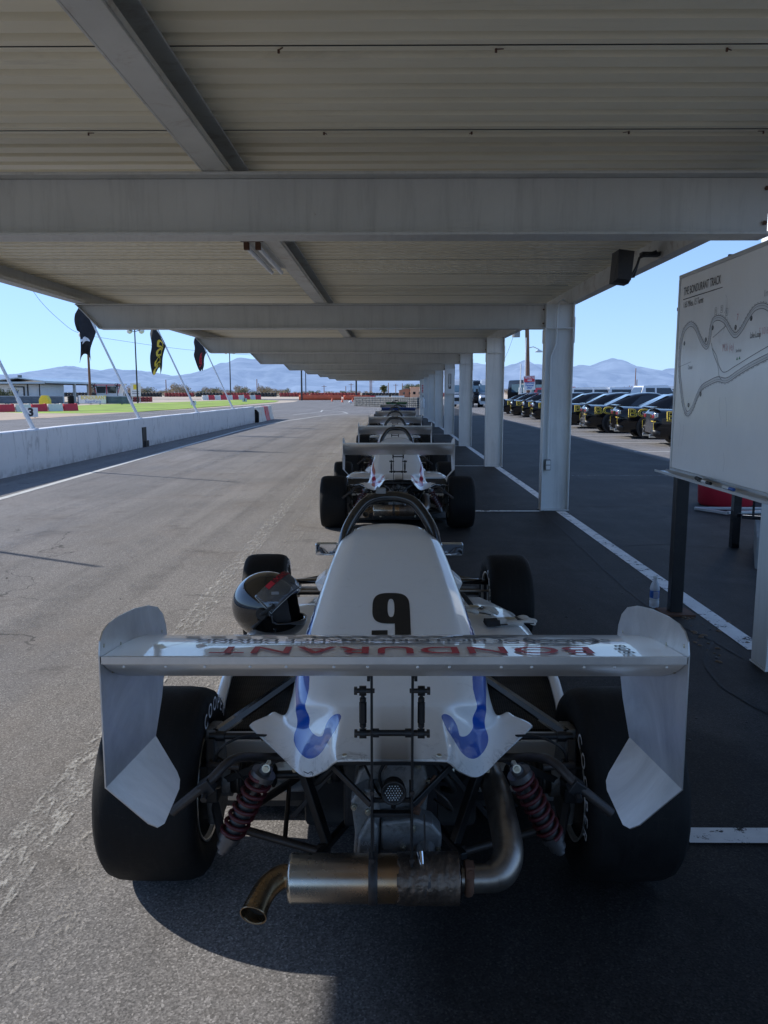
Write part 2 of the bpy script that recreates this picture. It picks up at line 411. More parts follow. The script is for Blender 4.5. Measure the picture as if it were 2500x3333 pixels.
# ------------------------------------------------------------------ mesh builder
def rotm(p0, p1):
    d = (V(p1) - V(p0)); L = d.length
    return d.to_track_quat('Z', 'Y').to_matrix(), L
class MB:
    def __init__(s, off=(0, 0, 0)):
        s.v = []; s.f = []; s.m = []; s.sm = []; s.off = V(off)
    def add(s, verts, faces, mi=0, smooth=False):
        k = len(s.v)
        s.v += [V(q) + s.off for q in verts]
        for f in faces:
            s.f.append([i + k for i in f]); s.m.append(mi); s.sm.append(smooth)
        return s
    def box(s, c, d, rot=None, mi=0):
        c = V(c); h = V(d) / 2
        P = [V((x * h.x, y * h.y, z * h.z)) for x in (-1, 1) for y in (-1, 1) for z in (-1, 1)]
        if rot is not None: P = [rot @ p for p in P]
        return s.add([c + p for p in P], [(0, 1, 3, 2), (4, 6, 7, 5), (0, 4, 5, 1), (2, 3, 7, 6), (0, 2, 6, 4), (1, 5, 7, 3)], mi)
    def bx(s, x0, x1, y0, y1, z0, z1, mi=0):
        return s.box(((x0 + x1) / 2, (y0 + y1) / 2, (z0 + z1) / 2), (abs(x1 - x0), abs(y1 - y0), abs(z1 - z0)), None, mi)
    def bar(s, p0, p1, w, h, mi=0):
        r, L = rotm(p0, p1)
        return s.box((V(p0) + V(p1)) / 2, (w, h, L), r, mi)
    def cyl(s, p0, p1, r0, r1=None, n=16, caps=True, mi=0, smooth=True):
        r1 = r0 if r1 is None else r1
        q, L = rotm(p0, p1)
        A = [V(p0) + q @ V((math.cos(2 * PI * i / n) * r0, math.sin(2 * PI * i / n) * r0, 0)) for i in range(n)]
        B = [V(p1) + q @ V((math.cos(2 * PI * i / n) * r1, math.sin(2 * PI * i / n) * r1, 0)) for i in range(n)]
        s.add(A + B, [(i, (i + 1) % n, n + (i + 1) % n, n + i) for i in range(n)], mi, smooth)
        if caps:
            s.add(A, [tuple(reversed(range(n)))], mi); s.add(B, [tuple(range(n))], mi)
        return s
    def tube(s, pts, r, n=12, mi=0, caps=True, smooth=True, flat=1.0):
        pts = [V(p) for p in pts]
        rs = r if isinstance(r, (list, tuple)) else [r] * len(pts)
        rings = []; up = None
        for i, p in enumerate(pts):
            d = (pts[min(i + 1, len(pts) - 1)] - pts[max(i - 1, 0)]).normalized()
            if up is None:
                up = V((0, 0, 1)) if abs(d.z) < .9 else V((0, 1, 0))
            a = d.cross(up).normalized(); b = a.cross(d).normalized(); up = b
            rings.append([p + a * math.cos(2 * PI * k / n) * rs[i] + b * math.sin(2 * PI * k / n) * rs[i] * flat for k in range(n)])
        vs = [q for g in rings for q in g]
        fs = [(i * n + k, i * n + (k + 1) % n, (i + 1) * n + (k + 1) % n, (i + 1) * n + k) for i in range(len(pts) - 1) for k in range(n)]
        s.add(vs, fs, mi, smooth)
        if caps:
            s.add(rings[0], [tuple(reversed(range(n)))], mi); s.add(rings[-1], [tuple(range(n))], mi)
        return s
    def lathe(s, prof, c=(0, 0, 0), axis='Z', n=32, mi=0, smooth=True, a0=0, a1=2 * PI):
        full = abs(a1 - a0 - 2 * PI) < 1e-6; k = n if full else n + 1
        vs = []
        for i in range(k):
            a = a0 + (a1 - a0) * i / n; ca, sa = math.cos(a), math.sin(a)
            for r, h in prof:
                if axis == 'Z': q = (r * ca, r * sa, h)
                elif axis == 'X': q = (h, r * ca, r * sa)
                else: q = (r * sa, h, r * ca)
                vs.append(V(c) + V(q))
        m = len(prof)
        fs = [(i * m + j, ((i + 1) % k) * m + j, ((i + 1) % k) * m + j + 1, i * m + j + 1) for i in range(n) for j in range(m - 1)]
        return s.add(vs, fs, mi, smooth)
    def prism(s, poly, axis, a, b, mi=0):
        """poly: 2D points; axis X -> (y,z), Y -> (x,z), Z -> (x,y)"""
        def e(p, t):
            return (t, p[0], p[1]) if axis == 'X' else ((p[0], t, p[1]) if axis == 'Y' else (p[0], p[1], t))
        n = len(poly)
        s.add([e(p, a) for p in poly] + [e(p, b) for p in poly],
              [tuple(reversed(range(n))), tuple(range(n, 2 * n))] + [(i, (i + 1) % n, n + (i + 1) % n, n + i) for i in range(n)], mi)
        return s
    def loft(s, rows, closed=False, caps=False, mi=0, smooth=True):
        m = len(rows[0]); vs = [q for r in rows for q in r]
        fs = []
        for i in range(len(rows) - 1):
            for j in range(m if closed else m - 1):
                fs.append((i * m + j, i * m + (j + 1) % m, (i + 1) * m + (j + 1) % m, (i + 1) * m + j))
        s.add(vs, fs, mi, smooth)
        if caps:
            s.add(rows[0], [tuple(reversed(range(m)))], mi); s.add(rows[-1], [tuple(range(m))], mi)
        return s
    def build(s, name, mats, parent=None, bevel=0, solid=0, sub=0, seg=2, fix=True):
        me = bpy.data.meshes.new(name)
        me.from_pydata([tuple(q) for q in s.v], [], s.f)
        mats = mats if isinstance(mats, (list, tuple)) else [mats]
        for m in mats: me.materials.append(m)
        for p, mi, sm in zip(me.polygons, s.m, s.sm):
            p.material_index = mi; p.use_smooth = sm
        if fix:
            b = bmesh.new(); b.from_mesh(me); bmesh.ops.recalc_face_normals(b, faces=b.faces); b.to_mesh(me); b.free()
        me.update()
        o = bpy.data.objects.new(name, me); COL.objects.link(o)
        if parent: o.parent = parent
        if solid:
            d = o.modifiers.new('solid', 'SOLIDIFY'); d.thickness = solid; d.offset = -1
        if sub:
            d = o.modifiers.new('sub', 'SUBSURF'); d.levels = sub; d.render_levels = sub
        if bevel:
            d = o.modifiers.new('bevel', 'BEVEL'); d.width = bevel; d.segments = seg; d.limit_method = 'ANGLE'; d.angle_limit = R(40)
            d.harden_normals = False
        return o
def tag(o, label, cat, group=None, kind=None):
    o['label'] = label; o['category'] = cat
    if group: o['group'] = group
    if kind: o['kind'] = kind
    return o
def struct(o):
    o['kind'] = 'structure'; return o
def empty(name, loc=(0, 0, 0), rz=0, label=None, cat=None, group=None):
    o = bpy.data.objects.new(name, None); COL.objects.link(o); o.location = loc; o.rotation_euler = (0, 0, rz)
    o.empty_display_size = .2
    if label: tag(o, label, cat, group)
    return o
def copy_tree(o, parent=None, skip=()):
    c = o.copy(); COL.objects.link(c)
    if parent: c.parent = parent
    for ch in list(o.children):
        if ch.name.split('.')[0] in skip or ch.get('own'): continue
        copy_tree(ch, c, skip)
    return c
def text_mesh(txt, size, offset=0, extrude=0, align='CENTER', outline=0, spacing=1.0):
    cu = bpy.data.curves.new('lettering', 'FONT'); cu.body = txt; cu.size = size; cu.offset = offset
    cu.extrude = extrude; cu.align_x = align; cu.align_y = 'CENTER'; cu.space_character = spacing
    cu.resolution_u = 4
    if outline:
        cu.fill_mode = 'NONE'; cu.bevel_depth = outline; cu.bevel_resolution = 0
    o = bpy.data.objects.new('lettering', cu); COL.objects.link(o)
    dg = bpy.context.evaluated_depsgraph_get()
    me = bpy.data.meshes.new_from_object(o.evaluated_get(dg))
    bpy.data.objects.remove(o); bpy.data.curves.remove(cu)
    me.materials.clear()
    return me
def text_obj(txt, size, fn, mat, parent=None, name='lettering', off=(0, 0, 0), cut=0, **kw):
    """fn maps a flat (x,y,z) of the lettering onto its place"""
    me = text_mesh(txt, size, **kw)
    if cut:
        b = bmesh.new(); b.from_mesh(me)
        for ax in (0, 1):
            lo = min(v.co[ax] for v in b.verts); hi = max(v.co[ax] for v in b.verts); q = lo + cut
            while q < hi:
                p_ = V((q, 0, 0)) if ax == 0 else V((0, q, 0)); n_ = V((1, 0, 0)) if ax == 0 else V((0, 1, 0))
                bmesh.ops.bisect_plane(b, geom=b.verts[:] + b.edges[:] + b.faces[:], plane_co=p_, plane_no=n_); q += cut
        b.to_mesh(me); b.free()
    for v in me.vertices:
        v.co = V(fn(v.co.x, v.co.y, v.co.z)) + V(off)
    me.materials.append(mat); me.name = name
    for p in me.polygons: p.use_smooth = False
    o = bpy.data.objects.new(name, me); COL.objects.link(o)
    if parent: o.parent = parent
    return o
def cr(p0, p1, p2, p3, t):
    return .5 * ((2 * p1) + (-p0 + p2) * t + (2 * p0 - 5 * p1 + 4 * p2 - p3) * t * t + (-p0 + 3 * p1 - 3 * p2 + p3) * t ** 3)
def crline(pts, t):
    n = len(pts); i = max(0, min(n - 2, int(math.floor(t)))); f = t - i
    g = lambda k: V(pts[max(0, min(n - 1, k))])
    return cr(g(i - 1), g(i), g(i + 1), g(i + 2), f)
def crs(pts, n):
    return [crline(pts, (len(pts) - 1) * i / n) for i in range(n + 1)]
def surf(rows):
    def S(s, t):
        n = len(rows); i = max(0, min(n - 2, int(math.floor(t)))); f = t - i
        g = lambda k: crline(rows[max(0, min(n - 1, k))], s)
        return cr(g(i - 1), g(i), g(i + 1), g(i + 2), f)
    return S

# ------------------------------------------------------------------ camera, light, sky
cam = bpy.data.cameras.new('camera'); co = bpy.data.objects.new('camera', cam); COL.objects.link(co)
co.location = (0, 0, 1.42); co.rotation_euler = (R(90 - 8.44), 0, R(.505))
cam.sensor_fit = 'VERTICAL'; cam.sensor_height = 36; cam.lens = 36 * 1738.6 / 2212
cam.clip_start = .05; cam.clip_end = 40000
scene.camera = co
SH = V((1.45, -.55, -1))
sun = bpy.data.lights.new('sun', 'SUN'); so = bpy.data.objects.new('sun', sun); COL.objects.link(so)
so.rotation_euler = SH.to_track_quat('-Z', 'Y').to_euler(); so.location = (-20, 10, 20)
sun.energy = 5.0; sun.angle = R(.5); sun.color = (1, .955, .89)
w = bpy.data.worlds.new('World'); scene.world = w; w.use_nodes = True
wt = w.node_tree; bg = wt.nodes['Background']
sk = wt.nodes.new('ShaderNodeTexSky'); sk.sky_type = 'NISHITA'; sk.sun_disc = False
el = math.atan2(1, math.hypot(SH.x, SH.y)); az = math.atan2(-SH.x, -SH.y)
sk.sun_elevation = el; sk.sun_rotation = az
sk.altitude = 900; sk.air_density = 1.0; sk.dust_density = .15; sk.ozone_density = 3.5
# soft shoulder per channel so the low sky keeps its blue instead of clipping
def vmath(op, a, c):
    n = wt.nodes.new('ShaderNodeVectorMath'); n.operation = op
    for i, x in enumerate((a, c)):
        if isinstance(x, tuple): n.inputs[i].default_value = x
        else: wt.links.new(x, n.inputs[i])
    return n.outputs[0]
Kc = (2.65, 4.7, 10.0)
num = vmath('MULTIPLY', sk.outputs[0], tuple(2.1 * k for k in Kc)); den = vmath('ADD', sk.outputs[0], Kc)
wt.links.new(vmath('DIVIDE', num, den), bg.inputs[0]); bg.inputs[1].default_value = .15
scene.view_settings.view_transform = 'Standard'; scene.view_settings.look = 'None'; scene.view_settings.exposure = 0
scene.render.engine = 'CYCLES'
scene.cycles.max_bounces = 8; scene.cycles.transparent_max_bounces = 12
scene.cycles.use_denoising = True

# ================================================================== THE SETTING
def sheet(name, poly, z, mat, kind='structure'):
    b = MB(); b.add([(x, y, z) for x, y in poly], [tuple(range(len(poly)))])
    o = b.build(name, mat)
    # keep normals up
    if o.data.polygons[0].normal.z < 0: o.data.flip_normals()
    o['kind'] = kind
    return o
# desert floor: one sheet to the horizon, very slightly rising beyond the track
b = MB()
ys = [-400, -60, 100, 180, 230, 400, 1500, 9000, 20000]; zs = [-.03, -.03, -.03, -.03, .35, .5, 0, 0, 0]
xs = [-16000, -3000, -400, -100, 0, 100, 400, 3000, 16000]
b.loft([[(x, y, z) for x in xs] for y, z in zip(ys, zs)], smooth=True)
struct(b.build('ground', m_sand))
edge = [(-60, -12), (-45, 20), (-22, 38), (-20.2, 41.7), (-19.4, 45.5), (-19, 55.7), (-18.6, 59.7), (-17, 71.7), (-15.7, 96.7), (-14.9, 125), (-17, 150), (-40, 176), (60, 176), (60, -12)]
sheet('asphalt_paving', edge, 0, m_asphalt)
sheet('bare_dirt', [(-70, 38), (-45, 20), (-22, 38), (-20.2, 41.7), (-19.4, 45.5), (-19, 55.7), (-18.6, 59.7), (-20.5, 58), (-24, 57), (-30, 60), (-42, 66), (-70, 70)], .004, m_dirt)
g = sheet('grass', [(-24, 55.6), (-28.5, 59), (-33, 64), (-35, 96), (-32, 132), (-29.2, 167.7), (-19.8, 143.8), (-17.6, 122.7), (-17.8, 96), (-18.3, 76), (-18.9, 60.4), (-20.6, 55.7)], .006, m_grass_ground, 'stuff')
tag(g, 'bright green grass verge beyond the white pit wall', 'grass', None, 'stuff')
sheet('kart_track', [(-75, 176), (-62, 184), (-30, 186), (20, 190), (60, 190), (60, 176.2), (-40, 176.2)], .003, m_asphalt)

# painted lines, each 4 mm above the paving
def strip(name, pts, w, z, mat):
    b = MB(); L = []; Rr = []
    for i, p in enumerate(pts):
        a = V((*pts[max(0, i - 1)], 0)); c = V((*pts[min(len(pts) - 1, i + 1)], 0)); d = (c - a).normalized()
        n = V((-d.y, d.x, 0)) * w / 2; q = V((*p, z))
        L.append(q + n); Rr.append(q - n)
    b.loft([L, Rr], smooth=False); o = b.build(name, mat)
    if o.data.polygons[0].normal.z < 0: o.data.flip_normals()
    o['kind'] = 'structure'; return o
fy = [3.99, 9.70, 15.58, 21.6, 27.7, 33.7, 39.7, 45.7, 51.7]      # near faces of the carport frames
pr = 2.0
for k, y in enumerate(fy[:-1]):
    strip('bay_line', [(2.045, y + (.1 if k else .35)), (2.045, fy[k + 1] - .08)], .115, .004, m_line)
strip('bay_line', [(2.045, -3), (2.045, 3.7)], .115, .004, m_line)
for y, x0, x1 in [(2.425, .95, 1.9), (9.62, .98, 1.80), (15.67, .95, 1.80), (21.7, .95, 1.8), (27.8, .95, 1.8), (33.8, .95, 1.8), (-3.0, .95, 1.9)]:
    strip('bay_line', [(x0, y), (x1, y)], .09, .008, m_line)
strip('wall_line', [(-5.0, -8), (-5.15, 4), (-5.27, 10.7), (-5.42, 17), (-5.58, 24), (-5.72, 30), (-5.70, 35), (-5.3, 41), (-4.3, 50), (-3.0, 56)], .11, .004, m_lineclean)
strip('marking_line', [(-3.0, 56), (-3.6, 60.5), (-5.6, 66)], .1, .004, m_lineclean)
strip('marking_line', [(-6.3, 52), (-5.2, 60), (-5.6, 66)], .1, .008, m_lineclean)
strip('worn_line', [(-1.12, 1.0), (-1.17, 3), (-1.26, 5.5), (-1.33, 10), (-1.37, 16.4), (-1.3, 26), (-1.25, 40), (-1.2, 60), (-1.15, 84)], .16, .004, m_lineworn)
strip('worn_line', [(-.92, 1.5), (-.93, 4.5), (-.96, 8), (-1.0, 14), (-1.0, 20)], .2, .004, m_lineworn2)
for i, (x0, x1, w_) in enumerate([(-2.3, -2.9, .20), (-3.5, -3.7, .22), (-4.1, -3.3, .18), (-1.8, -1.75, .2)]):
    strip('tyre_mark', [(x0 + (x1 - x0) * k / 12 + .12 * math.sin(k * .8 + i * 2), 1 + i * 1.5 + k * 2.6) for k in range(13)], w_, .010 + .0012 * i, m_mark)
for pts_ in ([(1.95, 10.6), (1.84, 9.6), (1.80, 8.4), (1.76, 7.2), (1.73, 6.3), (1.72, 5.5), (1.76, 5.0), (1.86, 4.5), (1.90, 4.2)], [(1.86, 4.5), (1.70, 4.2), (1.62, 3.8), (1.72, 3.3), (1.85, 2.9)], [(2.2, 10.0), (3.4, 10.1), (4.9, 9.7), (5.8, 9.9)], [(2.2, 12.9), (3.6, 13.0), (4.7, 12.5), (5.9, 12.8)], [(3.6, 19), (4.1, 16.5), (4.7, 12.5), (4.4, 10)], [(2.1, 7.4), (2.6, 7.5), (3.3, 7.3), (4.4, 7.5)]):
    q_ = crs([(a_, c_, 0) for a_, c_ in pts_], 60)
    strip('crack', [(v_.x + .02 * mnoise.noise(V((v_.y * 6, 1, 0))), v_.y + .02 * mnoise.noise(V((v_.x * 6, 4, 0)))) for v_ in q_], .019, .003, m_crack)
# old tyre marks turning in the bay behind the second car
for dx, w in ((0, .10), (.22, .05), (.34, .08)):
    strip('tyre_mark', crs([(1.05 + dx, 7.2, 0), (1.28 + dx, 8.3, 0), (1.30 + dx, 9.3, 0), (1.12 + dx, 10.6, 0), (.9 + dx, 12, 0)], 24) and [(p.x, p.y) for p in crs([(1.05 + dx, 7.2, 0), (1.28 + dx, 8.3, 0), (1.30 + dx, 9.3, 0), (1.12 + dx, 10.6, 0), (.9 + dx, 12, 0)], 24)], w, .012, m_mark)
for y in [19.6, 23.2, 26.9, 30.5, 34.1, 37.7, 41.3, 44.9]:
    strip('parking_line', [(5.9, y), (12.2, y)], .09, .004, m_lineclean)
strip('parking_line', [(2.7, 13.9), (5.0, 13.9)], .07, .004, m_lineworn)

# mountains
def ridge(name, pts, Y, depth, mat, seed, base=-20):
    """pts: (u, v) outline measured as angles: x/Y and z/Y"""
    rows = []
    xs = []; n = 420
    x0, x1 = pts[0][0], pts[-1][0]
    for i in range(n + 1):
        x = x0 + (x1 - x0) * i / n
        k = max(j for j in range(len(pts) - 1) if pts[j][0] <= x + 1e-9)
        f = (x - pts[k][0]) / (pts[k + 1][0] - pts[k][0]); z = pts[k][1] * (1 - f) + pts[k + 1][1] * f
        z += mnoise.fractal(V((x * 70, seed, 0)), .8, 2.1, 6) * .0011
        xs.append((x * Y, z * Y))
    m = 14; b = MB()
    for j in range(m + 1):
        t = j / m; row = []
        for x, zt in xs:
            yy = Y - depth * (1 - t) + depth * .35 * mnoise.fractal(V((x / 500, t * 3, seed)), 1, 2, 4) * (1 - t) * 1.0
            z = base + (zt - base) * (t ** .85) + (zt * .10) * mnoise.fractal(V((x / 260, t * 4, seed + 5)), 1, 2, 5) * math.sin(PI * t)
            row.append((x + 0 * t, yy, z))
        rows.append(row)
    b.loft(rows); o = b.build(name, mat); o['kind'] = 'structure'; return o
def uv(pts):    # display outline -> tangent slopes, kept as numbers of the real ridge line seen from the lot
    out = []
    for u, v in pts:
        out.append(((u - 845) / 1758.0, (848 - v) / 1758.0 * .985))
    return out
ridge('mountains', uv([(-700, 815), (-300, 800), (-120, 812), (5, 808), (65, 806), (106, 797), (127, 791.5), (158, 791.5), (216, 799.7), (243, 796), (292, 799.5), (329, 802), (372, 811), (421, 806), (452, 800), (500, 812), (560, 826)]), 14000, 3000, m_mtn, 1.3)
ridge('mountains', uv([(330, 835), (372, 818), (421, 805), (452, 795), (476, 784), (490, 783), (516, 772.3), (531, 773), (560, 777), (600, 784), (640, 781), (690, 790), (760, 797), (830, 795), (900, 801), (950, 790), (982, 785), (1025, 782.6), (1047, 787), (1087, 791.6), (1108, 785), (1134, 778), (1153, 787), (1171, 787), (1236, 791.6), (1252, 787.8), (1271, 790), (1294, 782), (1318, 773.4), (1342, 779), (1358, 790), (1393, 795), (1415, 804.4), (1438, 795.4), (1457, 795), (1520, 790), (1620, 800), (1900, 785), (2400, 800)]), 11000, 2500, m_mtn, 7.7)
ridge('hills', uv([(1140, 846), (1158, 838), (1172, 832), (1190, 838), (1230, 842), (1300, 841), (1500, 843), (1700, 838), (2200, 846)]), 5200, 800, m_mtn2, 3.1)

# ================================================================== CARPORT
cp = empty('carport', (1.99, 4.0, 0), 0, 'long open steel carport with tan corrugated roof above the line of race cars', 'carport')
OC = (-1.99, -4.0, 0)
def hcol(y, wide=.335):
    b = MB(OC); x0, x1 = (1.82, 2.155) if y > 5 else (1.925, 2.26)
    b.bx(x0, x0 + .012, y, y + .17, .012, 2.455)
    b.bx(x1 - .012, x1, y, y + .17, .012, 2.455)
    b.bx(x0 + .012, x1 - .012, y + .078, y + .092, .012, 2.455)
    b.bx(x0 - .006, x1 + .006, y - .006, y + .176, 0, .011)        # base plate
    # stiffeners at the beam seat
    b.bx(x0 + .013, x1 - .013, y + .004, y + .076, 2.166, 2.178)
    b.bx(x0 + .013, x1 - .013, y + .094, y + .166, 2.166, 2.178)
    b.bx(x1, x1 + .008, y - .004, y + .176, 2.0, 2.30)
    b.bx(x0 - .008, x0 , y - .004, y + .176, 2.0, 2.16)
    return b
for k, y in enumerate(fy):
    c = hcol(y).build('column', m_col, cp, bevel=.003)
    b = MB(OC)
    xl = -3.72
    # web with its raking end, then flanges
    b.prism([(xl, 2.44), (xl + .26, 2.18), (1.818, 2.18), (1.818, 2.44)], 'Y', y + .078, y + .092)
    b.bx(xl - .01, 1.818, y, y + .17, 2.441, 2.455)
    b.bx(xl + .26, 1.818, y, y + .17, 2.165, 2.179)
    b.prism([(xl, 2.44), (xl + .26, 2.165), (xl + .272, 2.172), (xl + .012, 2.44)], 'Y', y + .002, y + .168)
    bm0 = b.build('beam', m_steel, cp, bevel=.003)
    for dz in (2.23, 2.39):
        b = MB(OC); b.cyl((1.80, y + .074, dz), (1.80, y + .066, dz), .011, n=6); b.build('bolt', m_rust, bm0)
bb = MB(OC); bb.bx(-3.7, 1.9, -2.1, -1.93, 2.165, 2.455); bb.build('beam', m_steel, cp)
hcol(-2.1).build('column', m_col, cp)
def cpurlin(x, y0, y1, z0=2.457, z1=2.618, side=1):
    b = MB(OC)
    b.bx(x, x + .010, y0, y1, z0, z1)
    a, c = (x + .011, x + .125) if side > 0 else (x - .115, x - .001)
    b.bx(a, c, y0, y1, z0, z0 + .010)
    b.bx(a, c, y0, y1, z1 - .010, z1)
    e = c if side > 0 else a
    b.bx(e - .004, e + .004, y0, y1, z0 + .011, z0 + .035)
    return b
for x in (-.90,):
    for k in range(-1, len(fy) - 1):
        y0 = (fy[k] if k >= 0 else -2.5) + .085; y1 = fy[k + 1] + .083
        cpurlin(x, y0, y1).build('purlin', m_rustysteel, cp, bevel=.002)
cpurlin(-3.72, -2.5, 52.2, 2.457, 2.66).build('fascia', m_steel, cp)
b = MB(OC); b.bx(2.10, 2.112, -2.5, 52.2, 2.457, 2.66); b.bx(2.113, 2.20, -2.5, 52.2, 2.457, 2.468); b.bx(2.113, 2.20, -2.5, 52.2, 2.65, 2.66)
b.build('fascia', m_rustysteel, cp)
# corrugated deck: ribs run across the bays
prof = []
y = -2.5; P = .152
while y < 52.2:
    prof += [(y, 2.62), (y + .088, 2.62), (y + .106, 2.655), (y + .134, 2.655)]
    y += P
b = MB(OC)
b.loft([[(x, yy, zz) for yy, zz in prof] for x in (-3.78, 2.22)], smooth=False)
deck = b.build('roof_deck', m_deck, cp, solid=.0015)
# lap seams of the deck sheets and their screws
b = MB(OC)
for k in range(60):
    y0 = -2.5 + P * 6 * k + .04
    if y0 > 52: break
    b.bx(-3.7, 2.0, y0, y0 + .006, 2.6165, 2.6185)
b.build('deck_seam', m_ink, deck)
scr = None
for k in range(10):
    for x in (-3.1, -2.3, -1.5, -.3, .45, 1.2, 1.8):
        y0 = -2.5 + P * 6 * k + .04
        if scr is None:
            b = MB(); b.cyl((0, 0, -.008), (0, 0, .004), .0045, n=6); b.box((.012, 0, .002), (.03, .004, .002)); so2 = scr = b.build('screw', m_rust, deck)
        else:
            so2 = scr.copy(); COL.objects.link(so2); so2.parent = deck
        so2.location = (x + .1 * math.sin(k * 5 + x) + OC[0], y0 + .035 + OC[1], 2.614); so2.rotation_euler = (0, 0, k * 2 + x)
# conduit and outlet box on the second column
b = MB(OC); y = fy[1]
b.tube(crs([(2.06, y + .03, 2.47), (2.00, y + .03, 2.50), (1.96, y + .03, 2.44), (1.955, y + .03, 2.3)], 10) + [V((1.955, y + .03, 2.12))] + crs([(1.955, y + .04, 2.1), (1.945, y + .04, 1.98), (1.90, y + .045, 1.86), (1.895, y + .045, 1.78)], 10) + [V((1.893, y + .045, .62))], .011, n=8)
b.build('conduit', m_col, cp)
b = MB(OC); b.bx(1.862, 1.925, y + .0, y + .075, .49, .62); ob = b.build('outlet_box', m_concrete, cp, bevel=.004)
b = MB(OC); b.bx(1.868, 1.919, y - .008, y - .001, .50, .55); b.bx(1.868, 1.919, y - .008, y - .001, .56, .61); b.build('outlet_cover', m_white, ob, bevel=.003)

# arrow sign on the fifth column
s = empty('arrow_sign', (1.99, fy[4] - .01, 1.8), 0, 'white sign with a black downward arrow on a column', 'sign')
b = MB(); b.bx(-.155, .155, -.004, .004, -.42, .42); b.build('sign_panel', m_white, s)
b = MB(); b.bx(-.045, .045, -.008, -.0055, -.25, .25); pn = b.build('arrow_plate', m_ink, s)
b = MB(); b.bx(-.02, .02, -.011, -.009, -.12, .2); b.prism([(-.04, -.10), (.04, -.10), (0, -.22)], 'Y', -.011, -.009); b.prism([(-.03, .235), (.03, .235), (0, .19)], 'Y', -.0115, -.009); b.build('arrow', m_white, s)
s = empty('warning_sign', (1.99, fy[8] - .01, 1.65), 0, 'small faded white sign with red lettering on the farthest column', 'sign')
b = MB(); b.bx(-.12, .12, -.004, .004, -.3, .3); b.build('sign_panel', m_col, s)
for i in range(5):
    b = MB(); b.bx(-.05, .05, -.0075, -.005, .18 - i * .1, .24 - i * .1); b.build('lettering', m_redink, s)
# fire extinguisher by a far column
s = empty('fire_extinguisher', (1.78, fy[7] - .1, .55), 0, 'white cased extinguisher hanging on a far column', 'extinguisher')
b = MB(); b.lathe([(0, 0), (.09, .01), (.1, .06), (.1, .5), (.05, .58), (.03, .62), (0, .62)], n=16); b.build('cylinder', m_white, s)
b = MB(); b.box((0, 0, .68), (.05, .14, .05)); b.tube([(0, .05, .66), (.08, .1, .55), (.1, .06, .3)], .012, n=6); b.build('nozzle', m_ink, s)

# fluorescent fitting
f = empty('fluorescent_light', (-.96, 5.75, 2.5), 0, 'twin tube fluorescent light with rusty end cap beside the roof purlin', 'light fitting')
b = MB(); b.bx(-.075, .075, 0, 1.22, -.05, .03); b.build('housing', m_rustysteel, f, bevel=.004)
b = MB(); b.bx(-.078, .078, -.012, .0, -.055, .035)
for x in (-.04, .04): b.bx(x - .018, x + .018, -.01, .03, -.105, -.056)
b.build('end_cap', m_rust, f, bevel=.003)
for x in (-.04, .04):
    b = MB(); b.cyl((x, .03, -.085), (x, 1.2, -.085), .017, n=14); b.build('tube', m_lightoff, f)
b = MB(); b.tube(crs([(-.02, -.4, .03), (-.03, -.2, .0), (-.0, -.06, .01), (.0, -.01, -.01)], 10), .009, n=8); b.build('conduit', m_col, f)
b = MB(); b.bx(.02, .10, .1, .14, .0, .11); b.bx(.02, .10, 1.0, 1.04, .0, .11); b.build('bracket', m_rust, f)
# floodlight on the right fascia
f = empty('floodlight', (1.815, 6.45, 2.385), 0, 'dark weathered box floodlight clamped below the right roof edge', 'floodlight')
b = MB()
b.loft([[(-.10 * k, yy - .0, -.12 * k), (.02 * k, yy, -.135 * k), (.035, yy, .10), (-.085, yy, .115)] for yy, k in ((-.09, .85), (-.02, 1), (.10, 1.0))], closed=True, caps=True, smooth=False)
b.build('lamp_housing', m_aged, f, bevel=.006)
b = MB(); b.tube([(-.02, .1, -.08), (.10, .13, -.06), (.13, .1, .08), (.26, .1, .13)], .011, n=6); b.tube([(.03, -.02, -.09), (.08, .0, .0), (.12, .05, .08), (.24, .06, .12)], .008, n=6); b.bx(.14, .28, .06, .14, .09, .12); b.build('bracket', m_aged, f)

# ================================================================== PIT WALL SIDE
wl = empty('pit_wall', (-6.6, 15, 0), 0, 'low whitewashed concrete pit wall along the left of the lane', 'wall')
b = MB((6.6, -15, 0)); rows = []
n = 60
for i in range(n + 1):
    y = -10 + (38.6 + 10) * i / n
    h = .755 + .012 * mnoise.noise(V((y * .7, 0, 0)))
    xo = .01 * mnoise.noise(V((y * .5, 3, 0)))
    rows.append([(-6.5 + xo, y, -.02), (-6.505 + xo, y, h * .5), (-6.51 + xo, y, h - .02), (-6.53 + xo, y, h), (-6.70, y, h), (-6.73, y, h - .02), (-6.74, y, -.02)])
b.loft(rows, closed=True, caps=True, smooth=False); b.build('wall', m_wall, wl)
b = MB((6.6, -15, 0)); b.bx(-6.515, -6.49, 21.05, 21.38, -.0, .52); b.bx(-6.515, -6.47, 21.2, 21.5, .0, .16); b.build('drain_gap', m_ink, wl)
flags = {14.9: None, 21.2: ('white', 1), 27.6: ('yellow', 2), 33.9: ('red', 3)}
plab = {8.6: 'white leaning flag pole nearest the camera on the pit wall', 14.9: 'white leaning bare pole rising from the left end of the pit wall', 21.2: 'white leaning pole holding the largest black flag', 27.6: 'white leaning pole with a black flag lettered in yellow',
        33.9: 'white leaning pole with the red lettered flag, farthest on the wall'}
